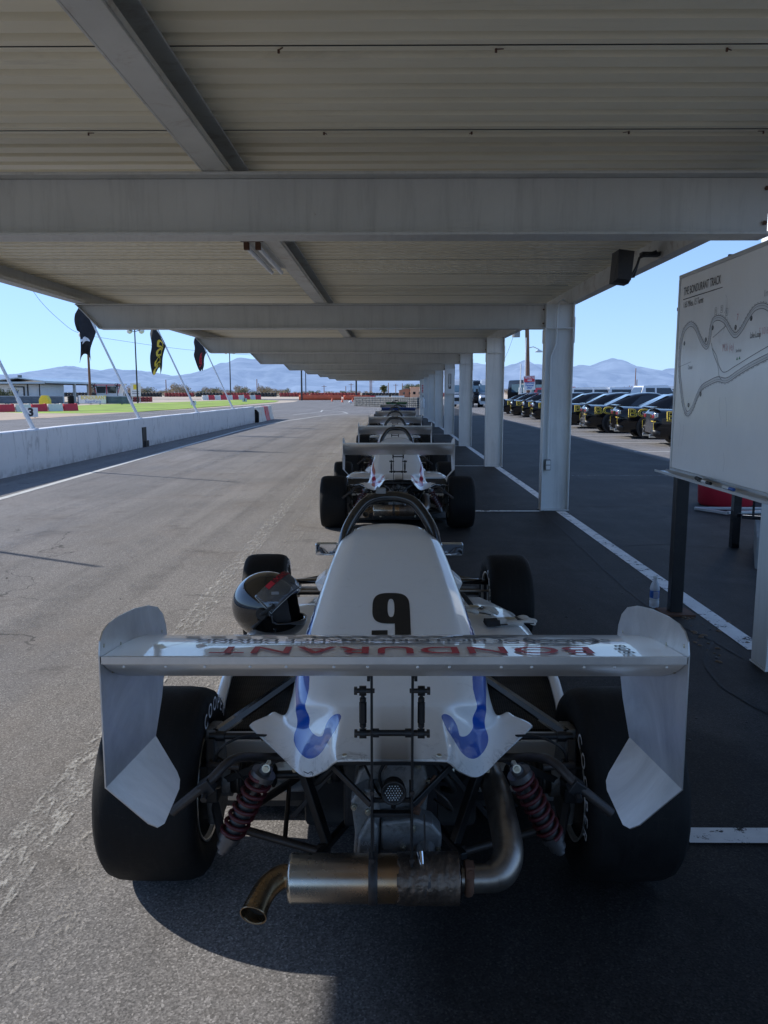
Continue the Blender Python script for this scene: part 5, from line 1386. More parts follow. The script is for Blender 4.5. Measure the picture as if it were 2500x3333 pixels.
def engine_cover(root, mat):
    nu, nv = 120, 110
    b = rb_(); rows = []; vals = []; gr = []
    for i in range(nv + 1):
        t = 8 * i / nv; row = []
        for j in range(nu + 1):
            q = S(12 * j / nu, t); row.append(q); vals.append(stripe_val(q)); gr.append(max(0, 1 - t / 1.6) ** 1.2)
        rows.append(row)
    b.loft(rows); o = b.build('engine_cover', mat, root)
    a = o.data.attributes.new('stripe', 'FLOAT', 'POINT'); a.data.foreach_set('value', vals)
    sv = [max(0, min(1, (2.12 - p_.co.y + O[1] * 0 - 2.26 * 0) * 0 + (.30 - (p_.co.y + 2.26 - 1.80)) / .30)) * max(0, min(1, (.062 - abs(p_.co.x)) / .03)) for p_ in o.data.vertices]
    a = o.data.attributes.new('soot', 'FLOAT', 'POINT'); a.data.foreach_set('value', sv)
    a = o.data.attributes.new('grime', 'FLOAT', 'POINT'); a.data.foreach_set('value', gr)
    for s in (-1, 1):
        for a_, t_ in ((1.0, .45), (3.0, 5.2), (5.2, 4.6), (5.0, 6.4), (1.6, 7.7), (5.3, 7.6)):
            q = S(6 + s * a_, t_); n_ = normal(6 + s * a_, t_)
            if n_.x * s < -.3: n_ = -n_
            m_ = rb_(); m_.cyl(q, q + n_ * .003, .0065, .0055, n=14); m_.build('fastener', m_zinc, o)
    m_ = rb_(); m_.tube([S(6 + s_, t_) + V((0, 0, .0006)) for s_, t_ in ((-3.9, .42), (-3.7, .30), (-3.55, .38), (-3.45, .16), (-3.5, .02))], .0012, n=4); m_.build('crack', m_ink, o)
    d = o.modifiers.new('solid', 'SOLIDIFY'); d.thickness = .006; d.offset = -1 if o.data.polygons[nu * 60 + nu // 2].normal.z > 0 else 1
    return o
def wheel(root, name, x, y, r, w, side, toe=0, lettered=True):
    """side: -1 left, +1 right; outer face points away from the car"""
    e = bpy.data.objects.new(name, None); COL.objects.link(e); e.parent = root
    e.location = V((x, y, r)) + V(O); e.rotation_euler = (0, 0, toe)
    h = w / 2
    b = MB(); ri = r * .60
    b.lathe([(ri, -h * .80), (ri + .012, -h * .90), (r * .80, -h * .985), (r * .90, -h * .95), (r * .955, -h * .86), (r * .985, -h * .70), (r * .998, -h * .45), (r, 0), (r * .998, h * .45), (r * .985, h * .70), (r * .955, h * .86), (r * .90, h * .95), (r * .80, h * .985), (ri + .012, h * .90), (ri, h * .80)], axis='X', n=72)
    b.build('tyre', m_rubber, e)
    s = side
    b = MB(); b.lathe([(ri, -h * .82), (ri - .008, -h * .78), (ri - .012, -h * .2), (ri - .012, h * .3), (ri - .006, h * .78), (ri, h * .82)], axis='X', n=48)
    b.lathe([(ri - .012, s * h * .30), (ri * .75, s * h * .42), (ri * .42, s * h * .30), (.045, s * h * .35), (0, s * h * .40)], axis='X', n=40)
    b.build('rim', m_darksteel, e)
    b = MB(); b.lathe([(ri - .006, -s * h * .83), (ri + .004, -s * h * .90), (ri + .006, -s * h * .93), (ri - .002, -s * h * .91)], axis='X', n=48); b.build('rim_edge', m_rimedge, e)
    b = MB(); b.lathe([(.05, -s * h * .05), (ri * .86, -s * h * .05), (ri * .86, -s * h * .13), (.05, -s * h * .13)], axis='X', n=36); b.cyl((-s * h * .3, 0, 0), (-s * h * .02, 0, 0), .045, n=18); b.build('brake_disc', m_brake, e)
    b = MB(); b.box((-s * h * .10, ri * .62 * (-1), .03), (.05, .05, .11)); b.build('brake_caliper', m_castal, e, bevel=.006)
    if lettered:
        rad = r * .82; th0 = R(68) if s > 0 else R(12)
        def fn(a, c, z):
            th = th0 + a / rad; q = rad + c
            # sidewall surface height at this radius
            return (-s * (h * .985 + .0012), (-s) * math.sin(th) * q, math.cos(th) * q)
        text_obj('COOPER', .058, fn, m_tyreletter, e, offset=.0004, spacing=1.45)
    return e
def wing_z(y):
    P = [(1.392, .950), (1.44, .9445), (1.50, .938), (1.58, .926), (1.66, .909), (1.73, .887), (1.79, .858), (1.83, .825)]
    for (a, za), (c, zc) in zip(P, P[1:]):
        if y <= c: return za + (zc - za) * (y - a) / (c - a)
    return P[-1][1]
def race_car(first=True):
    root = empty('race_car', (.008, 2.26, 0))
    cover = engine_cover(root, m_cover_blue)
    # number on the cover and lettering on the stripes
    b = rb_()
    sup = lambda cx, cy, hx, hy, a, e=.62: (cx + hx * math.copysign(abs(math.cos(a)) ** e, math.cos(a)), cy + hy * math.copysign(abs(math.sin(a)) ** e, math.sin(a)))
    def ring(cx, cy, ho, hi, a0, a1, n):
        b.loft([[on_top(*[(1 - k / 6) * o_ + k / 6 * i_ for o_, i_ in zip(sup(cx, cy, *ho, a), sup(cx, cy, *hi, a, .8))]) for k in range(7)] for a in [a0 + (a1 - a0) * q / n for q in range(n + 1)]], smooth=False)
    def slab(x0, x1, y0, y1):
        b.loft([[on_top(x0 + (x1 - x0) * i_ / 6, y0 + (y1 - y0) * j_ / 16) for i_ in range(7)] for j_ in range(17)], smooth=False)
    ring(.002, 2.515, (.060, .088), (.011, .052), 0, 2 * PI, 72)
    slab(.0132, .0622, 2.350, 2.514)
    ring(.002, 2.350, (.060, .055), (.011, .022), -PI, 0, 40)
    slab(-.0582, -.0092, 2.3505, 2.392)
    tx = b.build('numeral', m_ink, root, fix=False); tx['own'] = 1
    for sgn, word in ((1, '1.800'), (-1, 'RACE')):
        def fn(a, c, z, sgn=sgn):
            # runs along the stripe on the flank, reading downwards on the right, upwards on the left
            k = (2.50 - a * 1.0) if sgn > 0 else (2.52 + a * 1.0) 
            lo, hi = 2.5, 8
            for _ in range(14):
                m = (lo + hi) / 2
                if S(6 + sgn * 2.9, m).y < k: lo = m
                else: hi = m
            t = (lo + hi) / 2; s = 6 + sgn * (2.92 - c * 11)
            q = S(s, t); n = V((sgn, 0, .45)).normalized()
            return q + n * .003
        text_obj(word, .062, fn, m_whiteink, cover, 'lettering', off=O, offset=.0015, cut=.008)
    # ---- tub, nose, cockpit
    st = [(2.92, .255, .07, .50, .42), (3.06, .26, .06, .58, .40), (3.25, .265, .06, .62, .34), (3.5, .265, .06, .63, .26), (3.8, .255, .06, .62, .26), (4.02, .235, .06, .60, .50), (4.12, .225, .065, .585, .61), (4.3, .205, .07, .55, .57), (4.6, .165, .08, .47, .485), (4.95, .12, .10, .36, .37), (5.25, .085, .12, .28, .288), (5.42, .05, .14, .23, .235)]
    b = rb_()
    b.loft([[(0, y, zb), (-w * .82, y, zb), (-w, y, zb + .06), (-w, y, (zb + zt) / 2), (-w * .94, y, zt - .03), (-w * .82, y, zt), (-w * .74, y, min(zt, zc + .1)), (0, y, zc), (w * .74, y, min(zt, zc + .1)), (w * .82, y, zt), (w * .94, y, zt - .03), (w, y, (zb + zt) / 2), (w, y, zb + .06), (w * .82, y, zb)] for y, w, zb, zt, zc in st], closed=True, caps=True)
    b.build('chassis_tub', m_body, root, sub=1)
    b = rb_(); b.loft([[(x, 3.22 - abs(x) * .15, z - .0) for x in (-.15, -.08, 0, .08, .15)] for z in (.34, .6, .84)]); b.build('headrest', m_aged, root, solid=.05)
    b = rb_(); b.loft([[(-.16, y, z + .12), (-.13, y, z), (0, y, z - .03), (.13, y, z), (.16, y, z + .12)] for y, z in ((3.30, .58), (3.36, .36), (3.62, .30), (3.8, .31))]); b.build('seat', m_aged, root, solid=.02)
    b = rb_(); b.lathe([(.125, 0), (.140, .012), (.125, .024), (.115, .012), (.125, 0)], (0, 3.86, .57), 'Y', 24); b.bar((-.12, 3.872, .57), (.12, 3.872, .57), .02, .03); b.build('steering_wheel', m_aged, root)
    b = rb_(); b.loft([[(x, y, z - .10 * (x / .2) ** 2) for x in (-.2, -.1, 0, .1, .2)] for y, z in ((4.02, .70), (4.12, .64), (4.3, .57))]); b.build('windscreen', m_visor, root)
    for s in (-1, 1):
        b = rb_(); b.loft([[(s * .22, y + .0, .40), (s * (.24 + .13 * k), y, .385), (s * (.25 + .14 * k), y, .43), (s * (.24 + .10 * k), y, .475), (s * .22, y, .50)] for y, k in ((4.05, .2), (4.13, 1), (4.25, 1), (4.42, .15))], closed=True, caps=True, smooth=False); b.build('suspension_fairing', m_body, root, bevel=.008)
    # front wing
    b = rb_(); b.loft([[(x, 5.10, .118), (x, 5.20, .135), (x, 5.36, .112), (x, 5.42, .085), (x, 5.30, .075)] for x in (-.60, .60)], closed=True, caps=True); fw = b.build('front_wing', m_darksteel, root)
    for s in (-1, 1):
        b = rb_(); b.prism([(5.05, .05), (5.46, .05), (5.46, .14), (5.05, .19)], 'X', s * .602, s * .608); b.build('end_plate', m_darksteel, fw)
    # floor and dark mechanical core
    b = rb_(); b.bx(-.27, .27, 2.35, 3.0, .07, .36); b.bx(-.21, .21, 2.42, 3.0, .361, .56); b.bx(-.13, .13, 2.5, 3.05, .561, .68); b.build('engine', m_aged, root, bevel=.02)
    b = rb_(); b.bx(-.57, .57, 2.55, 3.85, .035, .055); b.build('floor', m_aged, root)
    # ---- side pods
    for s in (-1, 1):
        b = rb_()
        sec = lambda y, xo, zt, zb, xi: [(s * xi, y, zt), (s * (xo - .07), y, zt + .004), (s * (xo - .02), y, zt - .02), (s * xo, y, zt - .07), (s * (xo - .004), y, (zt + zb) / 2), (s * (xo - .03), y, zb + .04), (s * (xo - .08), y, zb), (s * xi, y, zb)]
        b.loft([sec(2.93, .595, .462, .10, .20), sec(3.05, .597, .478, .09, .20), sec(3.2, .590, .482, .085, .20), sec(3.45, .565, .478, .08, .2), sec(3.7, .50, .46, .08, .2), sec(3.86, .40, .43, .09, .2), sec(3.90, .34, .40, .10, .2)], closed=True, caps=True)
        pod = b.build('sidepod', m_body, root)
        # open rear: outer wall that curls under, inclined radiator inside
        b = rb_()
        W = [(.553, .47), (.585, .462), (.596, .42), (.597, .34), (.590, .26), (.565, .20), (.50, .172), (.40, .165), (.28, .165)]
        rows = []
        for y, cut, sh in ((2.935, 0, 0), (2.80, .004, 0), (2.66, .022, .002), (2.54, .055, .006), (2.45, .11, .012), (2.40, .17, .022)):
            rows.append([(s * (x - sh), y, max(.165, z - cut * max(0, (z - .20)) / .27)) for x, z in W])
        b.loft(rows); b.build('pod_shroud', m_body, pod, solid=.012)
        b = rb_(); b.loft([[(s * x, 2.47, .345), (s * x, 2.94, .452)] for x in (.25, .35, .45, .575)], smooth=False); b.build('radiator', m_radiator, pod, solid=.05)
        b = rb_(); b.loft([[(s * x, 2.466, .338), (s * x, 2.44, .315), (s * x, 2.415, .215), (s * x, 2.45, .17)] for x in (.27, .57)], smooth=False); b.build('radiator_sill', m_body, pod, solid=.006)
    # ---- roll hoop and mirrors
    b = rb_(); b.tube(crs([(-.165, 3.10, .62), (-.184, 3.105, .76), (-.180, 3.125, .845), (-.156, 3.145, .91), (-.100, 3.17, .985), (-.045, 3.185, 1.006), (0, 3.19, 1.008), (.045, 3.185, 1.006), (.100, 3.17, .985), (.156, 3.145, .91), (.180, 3.125, .845), (.184, 3.105, .76), (.165, 3.10, .62)], 48), .0215, n=14); b.build('roll_hoop', m_blackpaint, root)
    b = rb_(); b.bx(-.055, -.015, 3.17, 3.20, 1.022, 1.045); b.bx(-.05, -.045, 3.2, 3.205, 1.02, 1.05); b.build('tow_eye', m_castal, root, bevel=.003)
    for s in (-1, 1):
        b = rb_(); b.box((s * .275, 3.47, .742), (.098, .03, .056)); mr = b.build('mirror', m_lampglass, root, bevel=.009, seg=3)
        b = rb_(); b.box((s * .275, 3.453, .742), (.088, .003, .046)); b.build('mirror_glass', m_chrome, mr)
        b = rb_(); b.bar((s * .225, 3.46, .745), (s * .222, 3.44, .62), .008, .03); b.build('mirror_bracket', m_ink, mr)
    # ---- front suspension and wheels
    for s in (-1, 1):
        wheel(root, 'front_wheel', s * .675 - .012, 4.45, .258, .245, s, R(2.0), True)
        b = rb_(); b.tube([(s * .56, 4.45, .36), (s * .24, 4.32, .405)], .032, n=12, flat=.5); b.tube([(s * .56, 4.47, .35), (s * .22, 4.62, .38)], .012, n=8)
        b.build('upper_arm', m_blackpaint, root)
        b = rb_(); b.tube([(s * .56, 4.44, .20), (s * .22, 4.20, .17)], .012, n=8); b.tube([(s * .56, 4.46, .20), (s * .18, 4.65, .17)], .012, n=8); b.build('lower_arm', m_blackpaint, root)
        b = rb_(); b.tube([(s * .56, 4.36, .33), (s * .22, 4.30, .345)], .008, n=8); b.build('steering_rod', m_pipe, root)
        b = rb_(); b.box((s * .575, 4.45, .27), (.03, .06, .2)); b.build('upright', m_castal, root, bevel=.006)
    # ---- rear wheels
    for s in (-1, 1):
        wheel(root, 'rear_wheel', s * .668, 2.26, .275, .285, s, 0, True)
        b = rb_(); b.prism([(2.20, .165), (2.32, .165), (2.34, .29), (2.29, .45), (2.20, .46), (2.17, .30)], 'X', s * .500, s * .535); b.cyl((s * .47, 2.26, .285), (s * .53, 2.26, .285), .055, n=20)
        b.build('upright', m_castal, root, bevel=.006)
        b = rb_(); b.box((s * .512, 2.15, .33), (.05, .06, .11)); b.bar((s * .515, 2.17, .44), (s * .50, 2.10, .36), .025, .035); b.build('brake_bracket', m_darksteel, root, bevel=.005)
        b = rb_(); b.tube([(s * .505, 2.20, .448), (s * .335, 2.78, .408), (s * .24, 3.1, .39)], .0155, n=6, smooth=False); b.build('radius_rod', m_blackpaint, root)
        b = rb_(); b.tube([(s * .52, 2.185, .447), (s * .30, 2.185, .447)], .0095, n=10); b.cyl((s * .37, 2.185, .447), (s * .33, 2.185, .447), .013, n=6); b.cyl((s * .50, 2.185, .447), (s * .475, 2.185, .447), .015, n=12); b.build('upper_link', m_darksteel, root)
        b = rb_(); b.tube(crs([(s * .565, 1.93, .353), (s * .475, 1.955, .422), (s * .428, 2.0, .457), (s * .393, 2.06, .443), (s * .33, 2.12, .413), (s * .2, 2.15, .405)], 24), .0125, n=12); b.build('anti_roll_bar', m_brownrod, root)
        b = rb_(); b.box((s * .478, 1.955, .412), (.034, .036, .036), Matrix.Rotation(s * .6, 3, 'Y')); b.cyl((s * .478, 1.93, .40), (s * .478, 1.915, .395), .009, n=6); b.tube([(s * .478, 1.96, .405), (s * .485, 2.12, .33), (s * .50, 2.2, .31)], .0095, n=8); b.build('drop_link', m_darksteel, root, bevel=.002)
        b = rb_(); b.tube([(s * .515, 2.20, .395), (s * .50, 2.1, .40), (s * .42, 2.10, .395)], .010, n=8); b.build('toe_link', m_brownrod, root)
        b = rb_(); b.tube([(s * .46, 2.16, .185), (s * .20, 2.08, .155)], .0125, n=10); b.cyl((s * .205, 2.09, .155), (s * .175, 2.075, .153), .017, n=12); b.tube([(s * .46, 2.18, .19), (s * .22, 2.55, .20)], .0125, n=10); b.tube([(s * .30, 2.11, .165), (s * .32, 2.40, .195)], .007, n=8); b.build('lower_wishbone', m_brownrod, root)
        # drive shaft and ribbed boots
        b = rb_(); b.cyl((s * .10, 2.26, .30), (s * .49, 2.26, .287), .012, n=12); b.build('drive_shaft', m_darksteel, root)
        for xa, xb in ((.34, .43), ):
            b = rb_(); pf = []
            for k in range(6):
                x = xa + (xb - xa) * k / 5; rr = .024 + .026 * k / 5
                pf += [(rr, s * (x)), (rr + .010, s * (x + .006)), (rr + .010, s * (x + .011)), (rr, s * (x + .016))]
            b.lathe([(.012, s * xa)] + pf + [(.05, s * (xb + .02)), (.05, s * .47), (.0, s * .472)], (0, 2.26, .29), 'X', 24); b.build('shaft_boot', m_boot, root)
        b = rb_(); b.lathe([(.0, s * .145), (.040, s * .145), (.042, s * .165), (.034, s * .17), (.040, s * .185), (.042, s * .205), (.030, s * .215), (.02, s * .25), (0, s * .25)], (0, 2.2, .345), 'X', 22); b.build('shaft_coupling', m_darksteel, root)
        b = rb_(); b.lathe([(.0425, s * .170), (.0445, s * .172), (.0445, s * .180), (.0425, s * .182)], (0, 2.2, .345), 'X', 22); b.build('clamp_ring', m_zinc, root)
        # coil-over damper
        T = V((s * .326, 1.995, .448)); Bt = V((s * .452, 2.005, .205)); ax = (Bt - T)
        q, L = rotm(T, Bt)
        sh = rb_(); sh.cyl(T + ax * .10, T + ax * .62, .010, n=12); sh.cyl(T + ax * .36, T + ax * .97, .0225, n=20); sh.cyl(T + ax * .80, T + ax * .87, .0295, n=20); sh.cyl(T + ax * .07, T + ax * .13, .033, n=22); sh.cyl(T + ax * .01, T + ax * .07, .017, n=16); sh.cyl(T + ax * .97, T + ax * 1.03, .013, n=12)
        so_ = sh.build('shock_absorber', m_damper, root, bevel=.0015)
        pts = []; turns = 7.5
        for k in range(int(turns * 18) + 1):
            a = 2 * PI * k / 18; t = .12 + .69 * k / (turns * 18)
            pts.append(T + ax * t + q @ V((math.cos(a) * .030, math.sin(a) * .030, 0)))
        b = rb_(); b.tube(pts, .0058, n=8); b.build('spring', m_spring, so_)
        b = rb_(); b.cyl(T + V((0, .03, -.004)), T + V((0, -.030, .006)), .0075, n=6); b.cyl(T + V((0, -.02, .004)), T + V((0, -.024, .005)), .011, n=14); b.build('bolt', m_zinc, so_)
        # chassis tubes seen in the dark
        b = rb_(); b.bar((s * .262, 2.14, .415), (s * .178, 2.10, .165), .030, .022); b.bar((s * .30, 2.16, .405), (s * .10, 2.12, .43), .02, .03); b.bar((s * .20, 2.04, .165), (s * .09, 2.3, .17), .02, .02); b.build('frame_tube', m_darksteel, root, bevel=.003)
        b = rb_()
        for x, z in ((.276, .402), (.268, .384)): b.cyl((s * x, 2.12, z), (s * x, 2.10, z), .0065, n=6)
        b.cyl((s * .178, 2.03, .160), (s * .178, 1.985, .160), .012, n=10); b.cyl((s * .178, 1.99, .160), (s * .178, 1.975, .160), .006, n=6)
        b.build('bolt', m_zinc, root)
    # ---- gearbox
    b = rb_(); b.bx(-.135, .135, 2.14, 2.40, .19, .46); b.bx(-.16, .16, 1.99, 2.05, .455, .487)
    b.build('bellhousing', m_aged, root, bevel=.012)
    b = rb_()
    b.prism([(-.098, .395), (-.085, .44), (-.045, .47), (.02, .475), (.085, .462), (.10, .40), (.09, .30), (.0, .27), (-.09, .30)], 'Y', 1.985, 2.14)
    b.prism([(-.104, .385), (-.094, .405), (-.060, .420), (-.030, .418), (-.028, .215), (-.070, .215), (-.098, .240), (-.094, .30)], 'Y', 1.925, 1.984)
    b.prism([(-.084, .30), (-.088, .25), (-.068, .222), (-.034, .222), (-.034, .33), (-.055, .36)], 'Y', 1.900, 1.924)
    b.prism([(-.027, .335), (.060, .345), (.105, .330), (.130, .300), (.128, .262), (.105, .245), (-.027, .255)], 'Y', 1.915, 1.984)
    gb = b.build('gearbox', m_castal, root, bevel=.008, seg=3)
    b = rb_()
    for k in range(5): b.bar((-.09 + k * .045, 2.06, .472), (-.08 + k * .04, 1.99, .30), .006, .02)
    b.cyl((.088, 1.92, .262), (.088, 1.885, .258), .026, .02, n=18); b.cyl((.088, 1.886, .258), (.088, 1.872, .256), .012, n=10); b.cyl((.02, 1.985, .44), (.02, 1.96, .44), .04, n=20)
    b.build('casting_rib', m_castal, gb, bevel=.003)
    b = rb_()
    for x, y, z in ((-.096, 1.915, .375), (-.072, 1.915, .408), (-.060, 1.915, .362), (-.088, 1.895, .245), (-.042, 1.895, .232), (.055, 1.905, .322), (.120, 1.905, .262), (.030, 1.905, .270), (.098, 1.98, .41), (.07, 1.98, .455)):
        b.cyl((x, y + .012, z), (x, y, z), .0075, n=12); b.cyl((x, y, z), (x, y - .008, z), .005, n=6)
    b.build('bolt', m_zinc, gb)
    st5 = []
    for k in range(10):
        a = PI / 2 + k * PI / 5; rr = .013 if k % 2 == 0 else .0055; st5.append((-.060 + rr * math.cos(a), .262 + rr * math.sin(a)))
    b = rb_(); b.prism(st5, 'Y', 1.8975, 1.8995); b.build('star_mark', m_plywood, gb)
    text_obj('RACE', .017, lambda a, c, z: (-.060 + a, 1.8985, .286 + c), m_plywood, gb, off=O)
    text_obj('CAR', .015, lambda a, c, z: (-.060 + a, 1.8985, .243 + c), m_plywood, gb, off=O)
    b = rb_(); b.tube(crs([(.06, 2.1, .42), (.10, 2.02, .395), (.085, 1.97, .375), (.062, 1.95, .352)], 10), .006, n=8); b.tube([(.03, 1.93, .33), (.115, 1.99, .425)], .005, n=8); b.cyl((.066, 1.955, .350), (.060, 1.94, .345), .012, n=12); b.build('shift_rod', m_rust, root)
    # ---- wing posts, turnbuckles, rain light
    for s in (-1, 1):
        b = rb_(); b.bx(s * .047 - .0028, s * .047 + .0028, 1.755, 1.79, .312, .815); b.bx(s * .047 + s * .003, s * .047 + s * .010, 1.74, 1.80, .775, .812); b.bx(s * .047 - .0028, s * .047 + .0028, 1.79, 1.90, .40, .46)
        b.build('wing_post', m_darksteel, root, bevel=.001)
        b = rb_(); x = s * .067; b.cyl((x, 1.762, .652), (x, 1.762, .735), .0042, n=8); b.cyl((x, 1.762, .668), (x, 1.762, .718), .0085, n=6, smooth=False); b.cyl((x, 1.762, .720), (x, 1.762, .728), .0075, n=8); b.cyl((x, 1.762, .658), (x, 1.762, .666), .0075, n=8)
        for z in (.642, .745): b.cyl((x - .008, 1.762, z), (x + .008, 1.762, z), .0115, n=14)
        b.build('turnbuckle', m_darksteel, root)
        b = rb_()
        for z in (.642, .745): b.cyl((s * .040, 1.762, z), (s * .086, 1.762, z), .0058, n=8); b.cyl((s * .080, 1.762, z), (s * .087, 1.762, z), .0095, n=6)
        for z in (.50, .33): b.cyl((s * .047, 1.756, z), (s * .047, 1.750, z), .006, n=6)
        b.build('bolt', m_brownrod, root)
    b = rb_(); b.tube([(-.07, 1.765, .642), (.07, 1.765, .642)], .0072, n=12); b.cyl((-.044, 1.765, .642), (-.03, 1.765, .642), .0105, n=12); b.cyl((.03, 1.765, .642), (.044, 1.765, .642), .0105, n=12); b.build('post_crossbar', m_darksteel, root)
    for z_ in (.786, .432): b = rb_(); b.bx(-.044, .044, 1.765, 1.785, z_, z_ + .010); b.build('post_crossbar', m_darksteel, root, bevel=.001)
    b = rb_(); b.bx(-.155, .155, 1.875, 1.90, .508, .53); b.bar((-.15, 1.885, .505), (-.05, 1.80, .445), .008, .016); b.bar((.15, 1.885, .505), (.05, 1.80, .445), .008, .016); b.build('tail_crossbar', m_darksteel, root, bevel=.002)
    rl_ = rb_(); rl_.lathe([(0, 1.80), (.026, 1.80), (.030, 1.775), (.030, 1.766), (.026, 1.764), (.025, 1.770), (0, 1.770)], (.004, 0, .492), 'Y', 28); rl_.cyl((.004, 1.79, .465), (.004, 1.80, .44), .006, n=8); rl_.bx(-.044, .044, 1.792, 1.80, .455, .465)
    rlo = rl_.build('rain_light', m_ink, root)
    b = rb_()
    for i in range(-3, 4):
        for j in range(-3, 4):
            x, z = i * .0066 + (.0033 if j % 2 else 0), j * .0058
            if x * x + z * z < .021 ** 2: b.lathe([(0, -.0028), (.0019, -.0018), (.0023, 0)], (.004 + x, 1.769, .492 + z), 'Y', 8)
    b.build('led', m_lampglass, rlo)
    # ---- hoses, cables and brackets round the gearbox
    for nm, pts, r_, mt in (('hose', [(.05, 2.1, .47), (.12, 2.02, .44), (.17, 2.04, .36), (.15, 2.2, .28)], .008, m_boot), ('hose', [(-.06, 2.12, .46), (-.15, 2.06, .42), (-.21, 2.12, .34), (-.20, 2.4, .28)], .009, m_boot),
                            ('cable', [(.004, 1.80, .47), (-.03, 1.86, .44), (-.08, 1.98, .48), (-.12, 2.1, .47)], .0035, m_ink), ('cable', [(.09, 1.96, .42), (.14, 1.93, .39), (.16, 1.98, .33), (.12, 2.1, .3)], .003, m_brownrod),
                            ('brake_line', [(-.49, 2.12, .40), (-.46, 2.06, .47), (-.40, 2.10, .485), (-.33, 2.2, .44)], .0035, m_boot), ('brake_line', [(.49, 2.12, .40), (.46, 2.06, .47), (.40, 2.10, .485), (.33, 2.2, .44)], .0035, m_boot),
                            ('breather', [(.02, 2.0, .47), (.0, 1.95, .50), (-.03, 1.93, .46), (-.02, 1.95, .40)], .004, m_boot), ('cable', [(-.44, 2.18, .20), (-.40, 2.14, .30), (-.44, 2.12, .38), (-.50, 2.16, .40)], .003, m_ink)):
        b = rb_(); b.tube(crs(pts, 14), r_, n=8); b.build(nm, mt, root)
    for s in (-1, 1):
        b = rb_(); b.bar((s * .30, 2.16, .40), (s * .50, 2.22, .29), .012, .02); b.bar((s * .14, 2.13, .40), (s * .28, 2.15, .22), .014, .014); b.bar((s * .50, 2.14, .26), (s * .46, 2.05, .20), .02, .03); b.build('bracket', m_aged, root, bevel=.002)
        b = rb_(); b.lathe([(.02, s * .44), (.052, s * .445), (.052, s * .452), (.02, s * .456)], (0, 2.26, .285), 'X', 24); b.build('hub_flange', m_brake, root)
    # ---- exhaust
    mo = rb_(); y0, z0, rr = 1.812, .2475, .0575
    mo.lathe([(0, -.250), (rr - .004, -.250), (rr, -.246), (rr + .0015, -.243), (rr, -.240), (rr, -.06), (rr + .001, -.055), (rr, -.05), (rr, .158), (rr + .0015, .161), (rr, .164), (rr - .006, .167), (0, .167)], (0, y0, z0), 'X', 56)
    mf = mo.build('muffler', m_muffler, root)
    b = rb_(); rows_ = []
    for i_ in range(49):
        x = .012 + .150 * i_ / 48; row_ = []
        for j_ in range(72):
            a_ = 2 * PI * j_ / 72; k_ = min(1, i_ / 10 + .45 * (1 + mnoise.noise(V((math.cos(a_) * 2, math.sin(a_) * 2, 3)))) - .3)
            dd = .0012 + k_ * .0022 * (1 + mnoise.fractal(V((x * 90, math.cos(a_) * 3.5, math.sin(a_) * 3.5)), 1, 2, 4))
            if k_ < .25: dd = -.002
            row_.append((x, y0 + math.sin(a_) * (rr + dd), z0 + math.cos(a_) * (rr + dd)))
        rows_.append(row_)
    b.loft(rows_, closed=True); b.build('heat_wrap', m_wrap, mf)
    for x in (-.045, .082):
        b = rb_(); b.lathe([(rr + .0012, x - .011), (rr + .003, x - .010), (rr + .003, x + .010), (rr + .0012, x + .011)], (0, y0, z0), 'X', 48); b.bar((x, y0 + .02, z0 + rr), (x, y0 + .07, z0 + rr + .07), .004, .018); b.build('strap', m_brownrod, mf)
    b = rb_(); b.tube(crs([(-.246, y0, z0 + .006), (-.272, y0 - .004, z0 + .004), (-.300, y0 - .035, z0 - .004), (-.316, y0 - .078, z0 - .018), (-.322, y0 - .104, z0 - .028)], 18), [.0285] * 13 + [.0290, .0295, .0300, .0305, .0315, .0325], n=28, caps=False); tp = b.build('tail_pipe', m_tailpipe, root, solid=.002)
    b = rb_(); b.tube([(-.3175, y0 - .082, z0 - .0195), (-.310, y0 - .062, z0 - .013)], .0275, n=24); b.build('pipe_bore', m_ink, tp)
    b = rb_(); b.tube([V((.160, y0, z0)), V((.178, y0, z0))], .030, n=28); b.tube([V((.196, y0, z0)), V((.235, y0 + .002, z0))] + crs([(.240, y0 + .003, z0), (.268, y0 + .016, z0 + .006), (.288, y0 + .045, z0 + .022), (.295, y0 + .09, z0 + .040), (.294, y0 + .18, z0 + .062), (.292, y0 + .30, z0 + .078), (.27, y0 + .48, z0 + .085)], 30), [.0335, .0335] + [.0345, .0355, .0365, .0375, .038] + [.0385] * 26, n=28); b.build('exhaust_pipe', m_pipe, root)
    b = rb_(); b.lathe([(.031, .176), (.041, .178), (.043, .186), (.041, .194), (.034, .198)], (0, y0, z0), 'X', 30); b.box((.187, y0 - .03, z0 + .042), (.02, .03, .03)); b.cyl((.187, y0 - .05, z0 + .046), (.187, y0 - .01, z0 + .046), .005, n=8); b.build('pipe_clamp', m_rust, root)
    b = rb_(); b.cyl((.068, y0 - .01, z0 + .075), (.072, y0 - .03, z0 + .055), .009, .005, n=12); b.build('drain_plug', m_chrome, root)
    # ---- rear wing
    up = [(1.392, wing_z(1.392))] + [(y, wing_z(y)) for y in (1.42, 1.46, 1.50, 1.54, 1.58, 1.62, 1.66, 1.70, 1.73, 1.76, 1.79, 1.81, 1.83)]
    dn = [(1.842, .818), (1.835, .810), (1.81, .806), (1.74, .812), (1.66, .827), (1.58, .848), (1.52, .868), (1.47, .890), (1.43, .911), (1.392, .938)]
    b = rb_(); n = 12
    b.loft([[(x, y, z) for y, z in up] for x in (-.526, .526)], mi=0); b.loft([[(x, y, z) for y, z in [up[-1]] + dn + [up[0]]] for x in (-.526, .526)], mi=1)
    wg = b.build('rear_wing', [m_body, m_wingunder], root)
    b = rb_(); b.bx(-.525, .525, 1.386, 1.3915, .9375, .952); b.build('gurney_flap', m_wingunder, wg, bevel=.001)
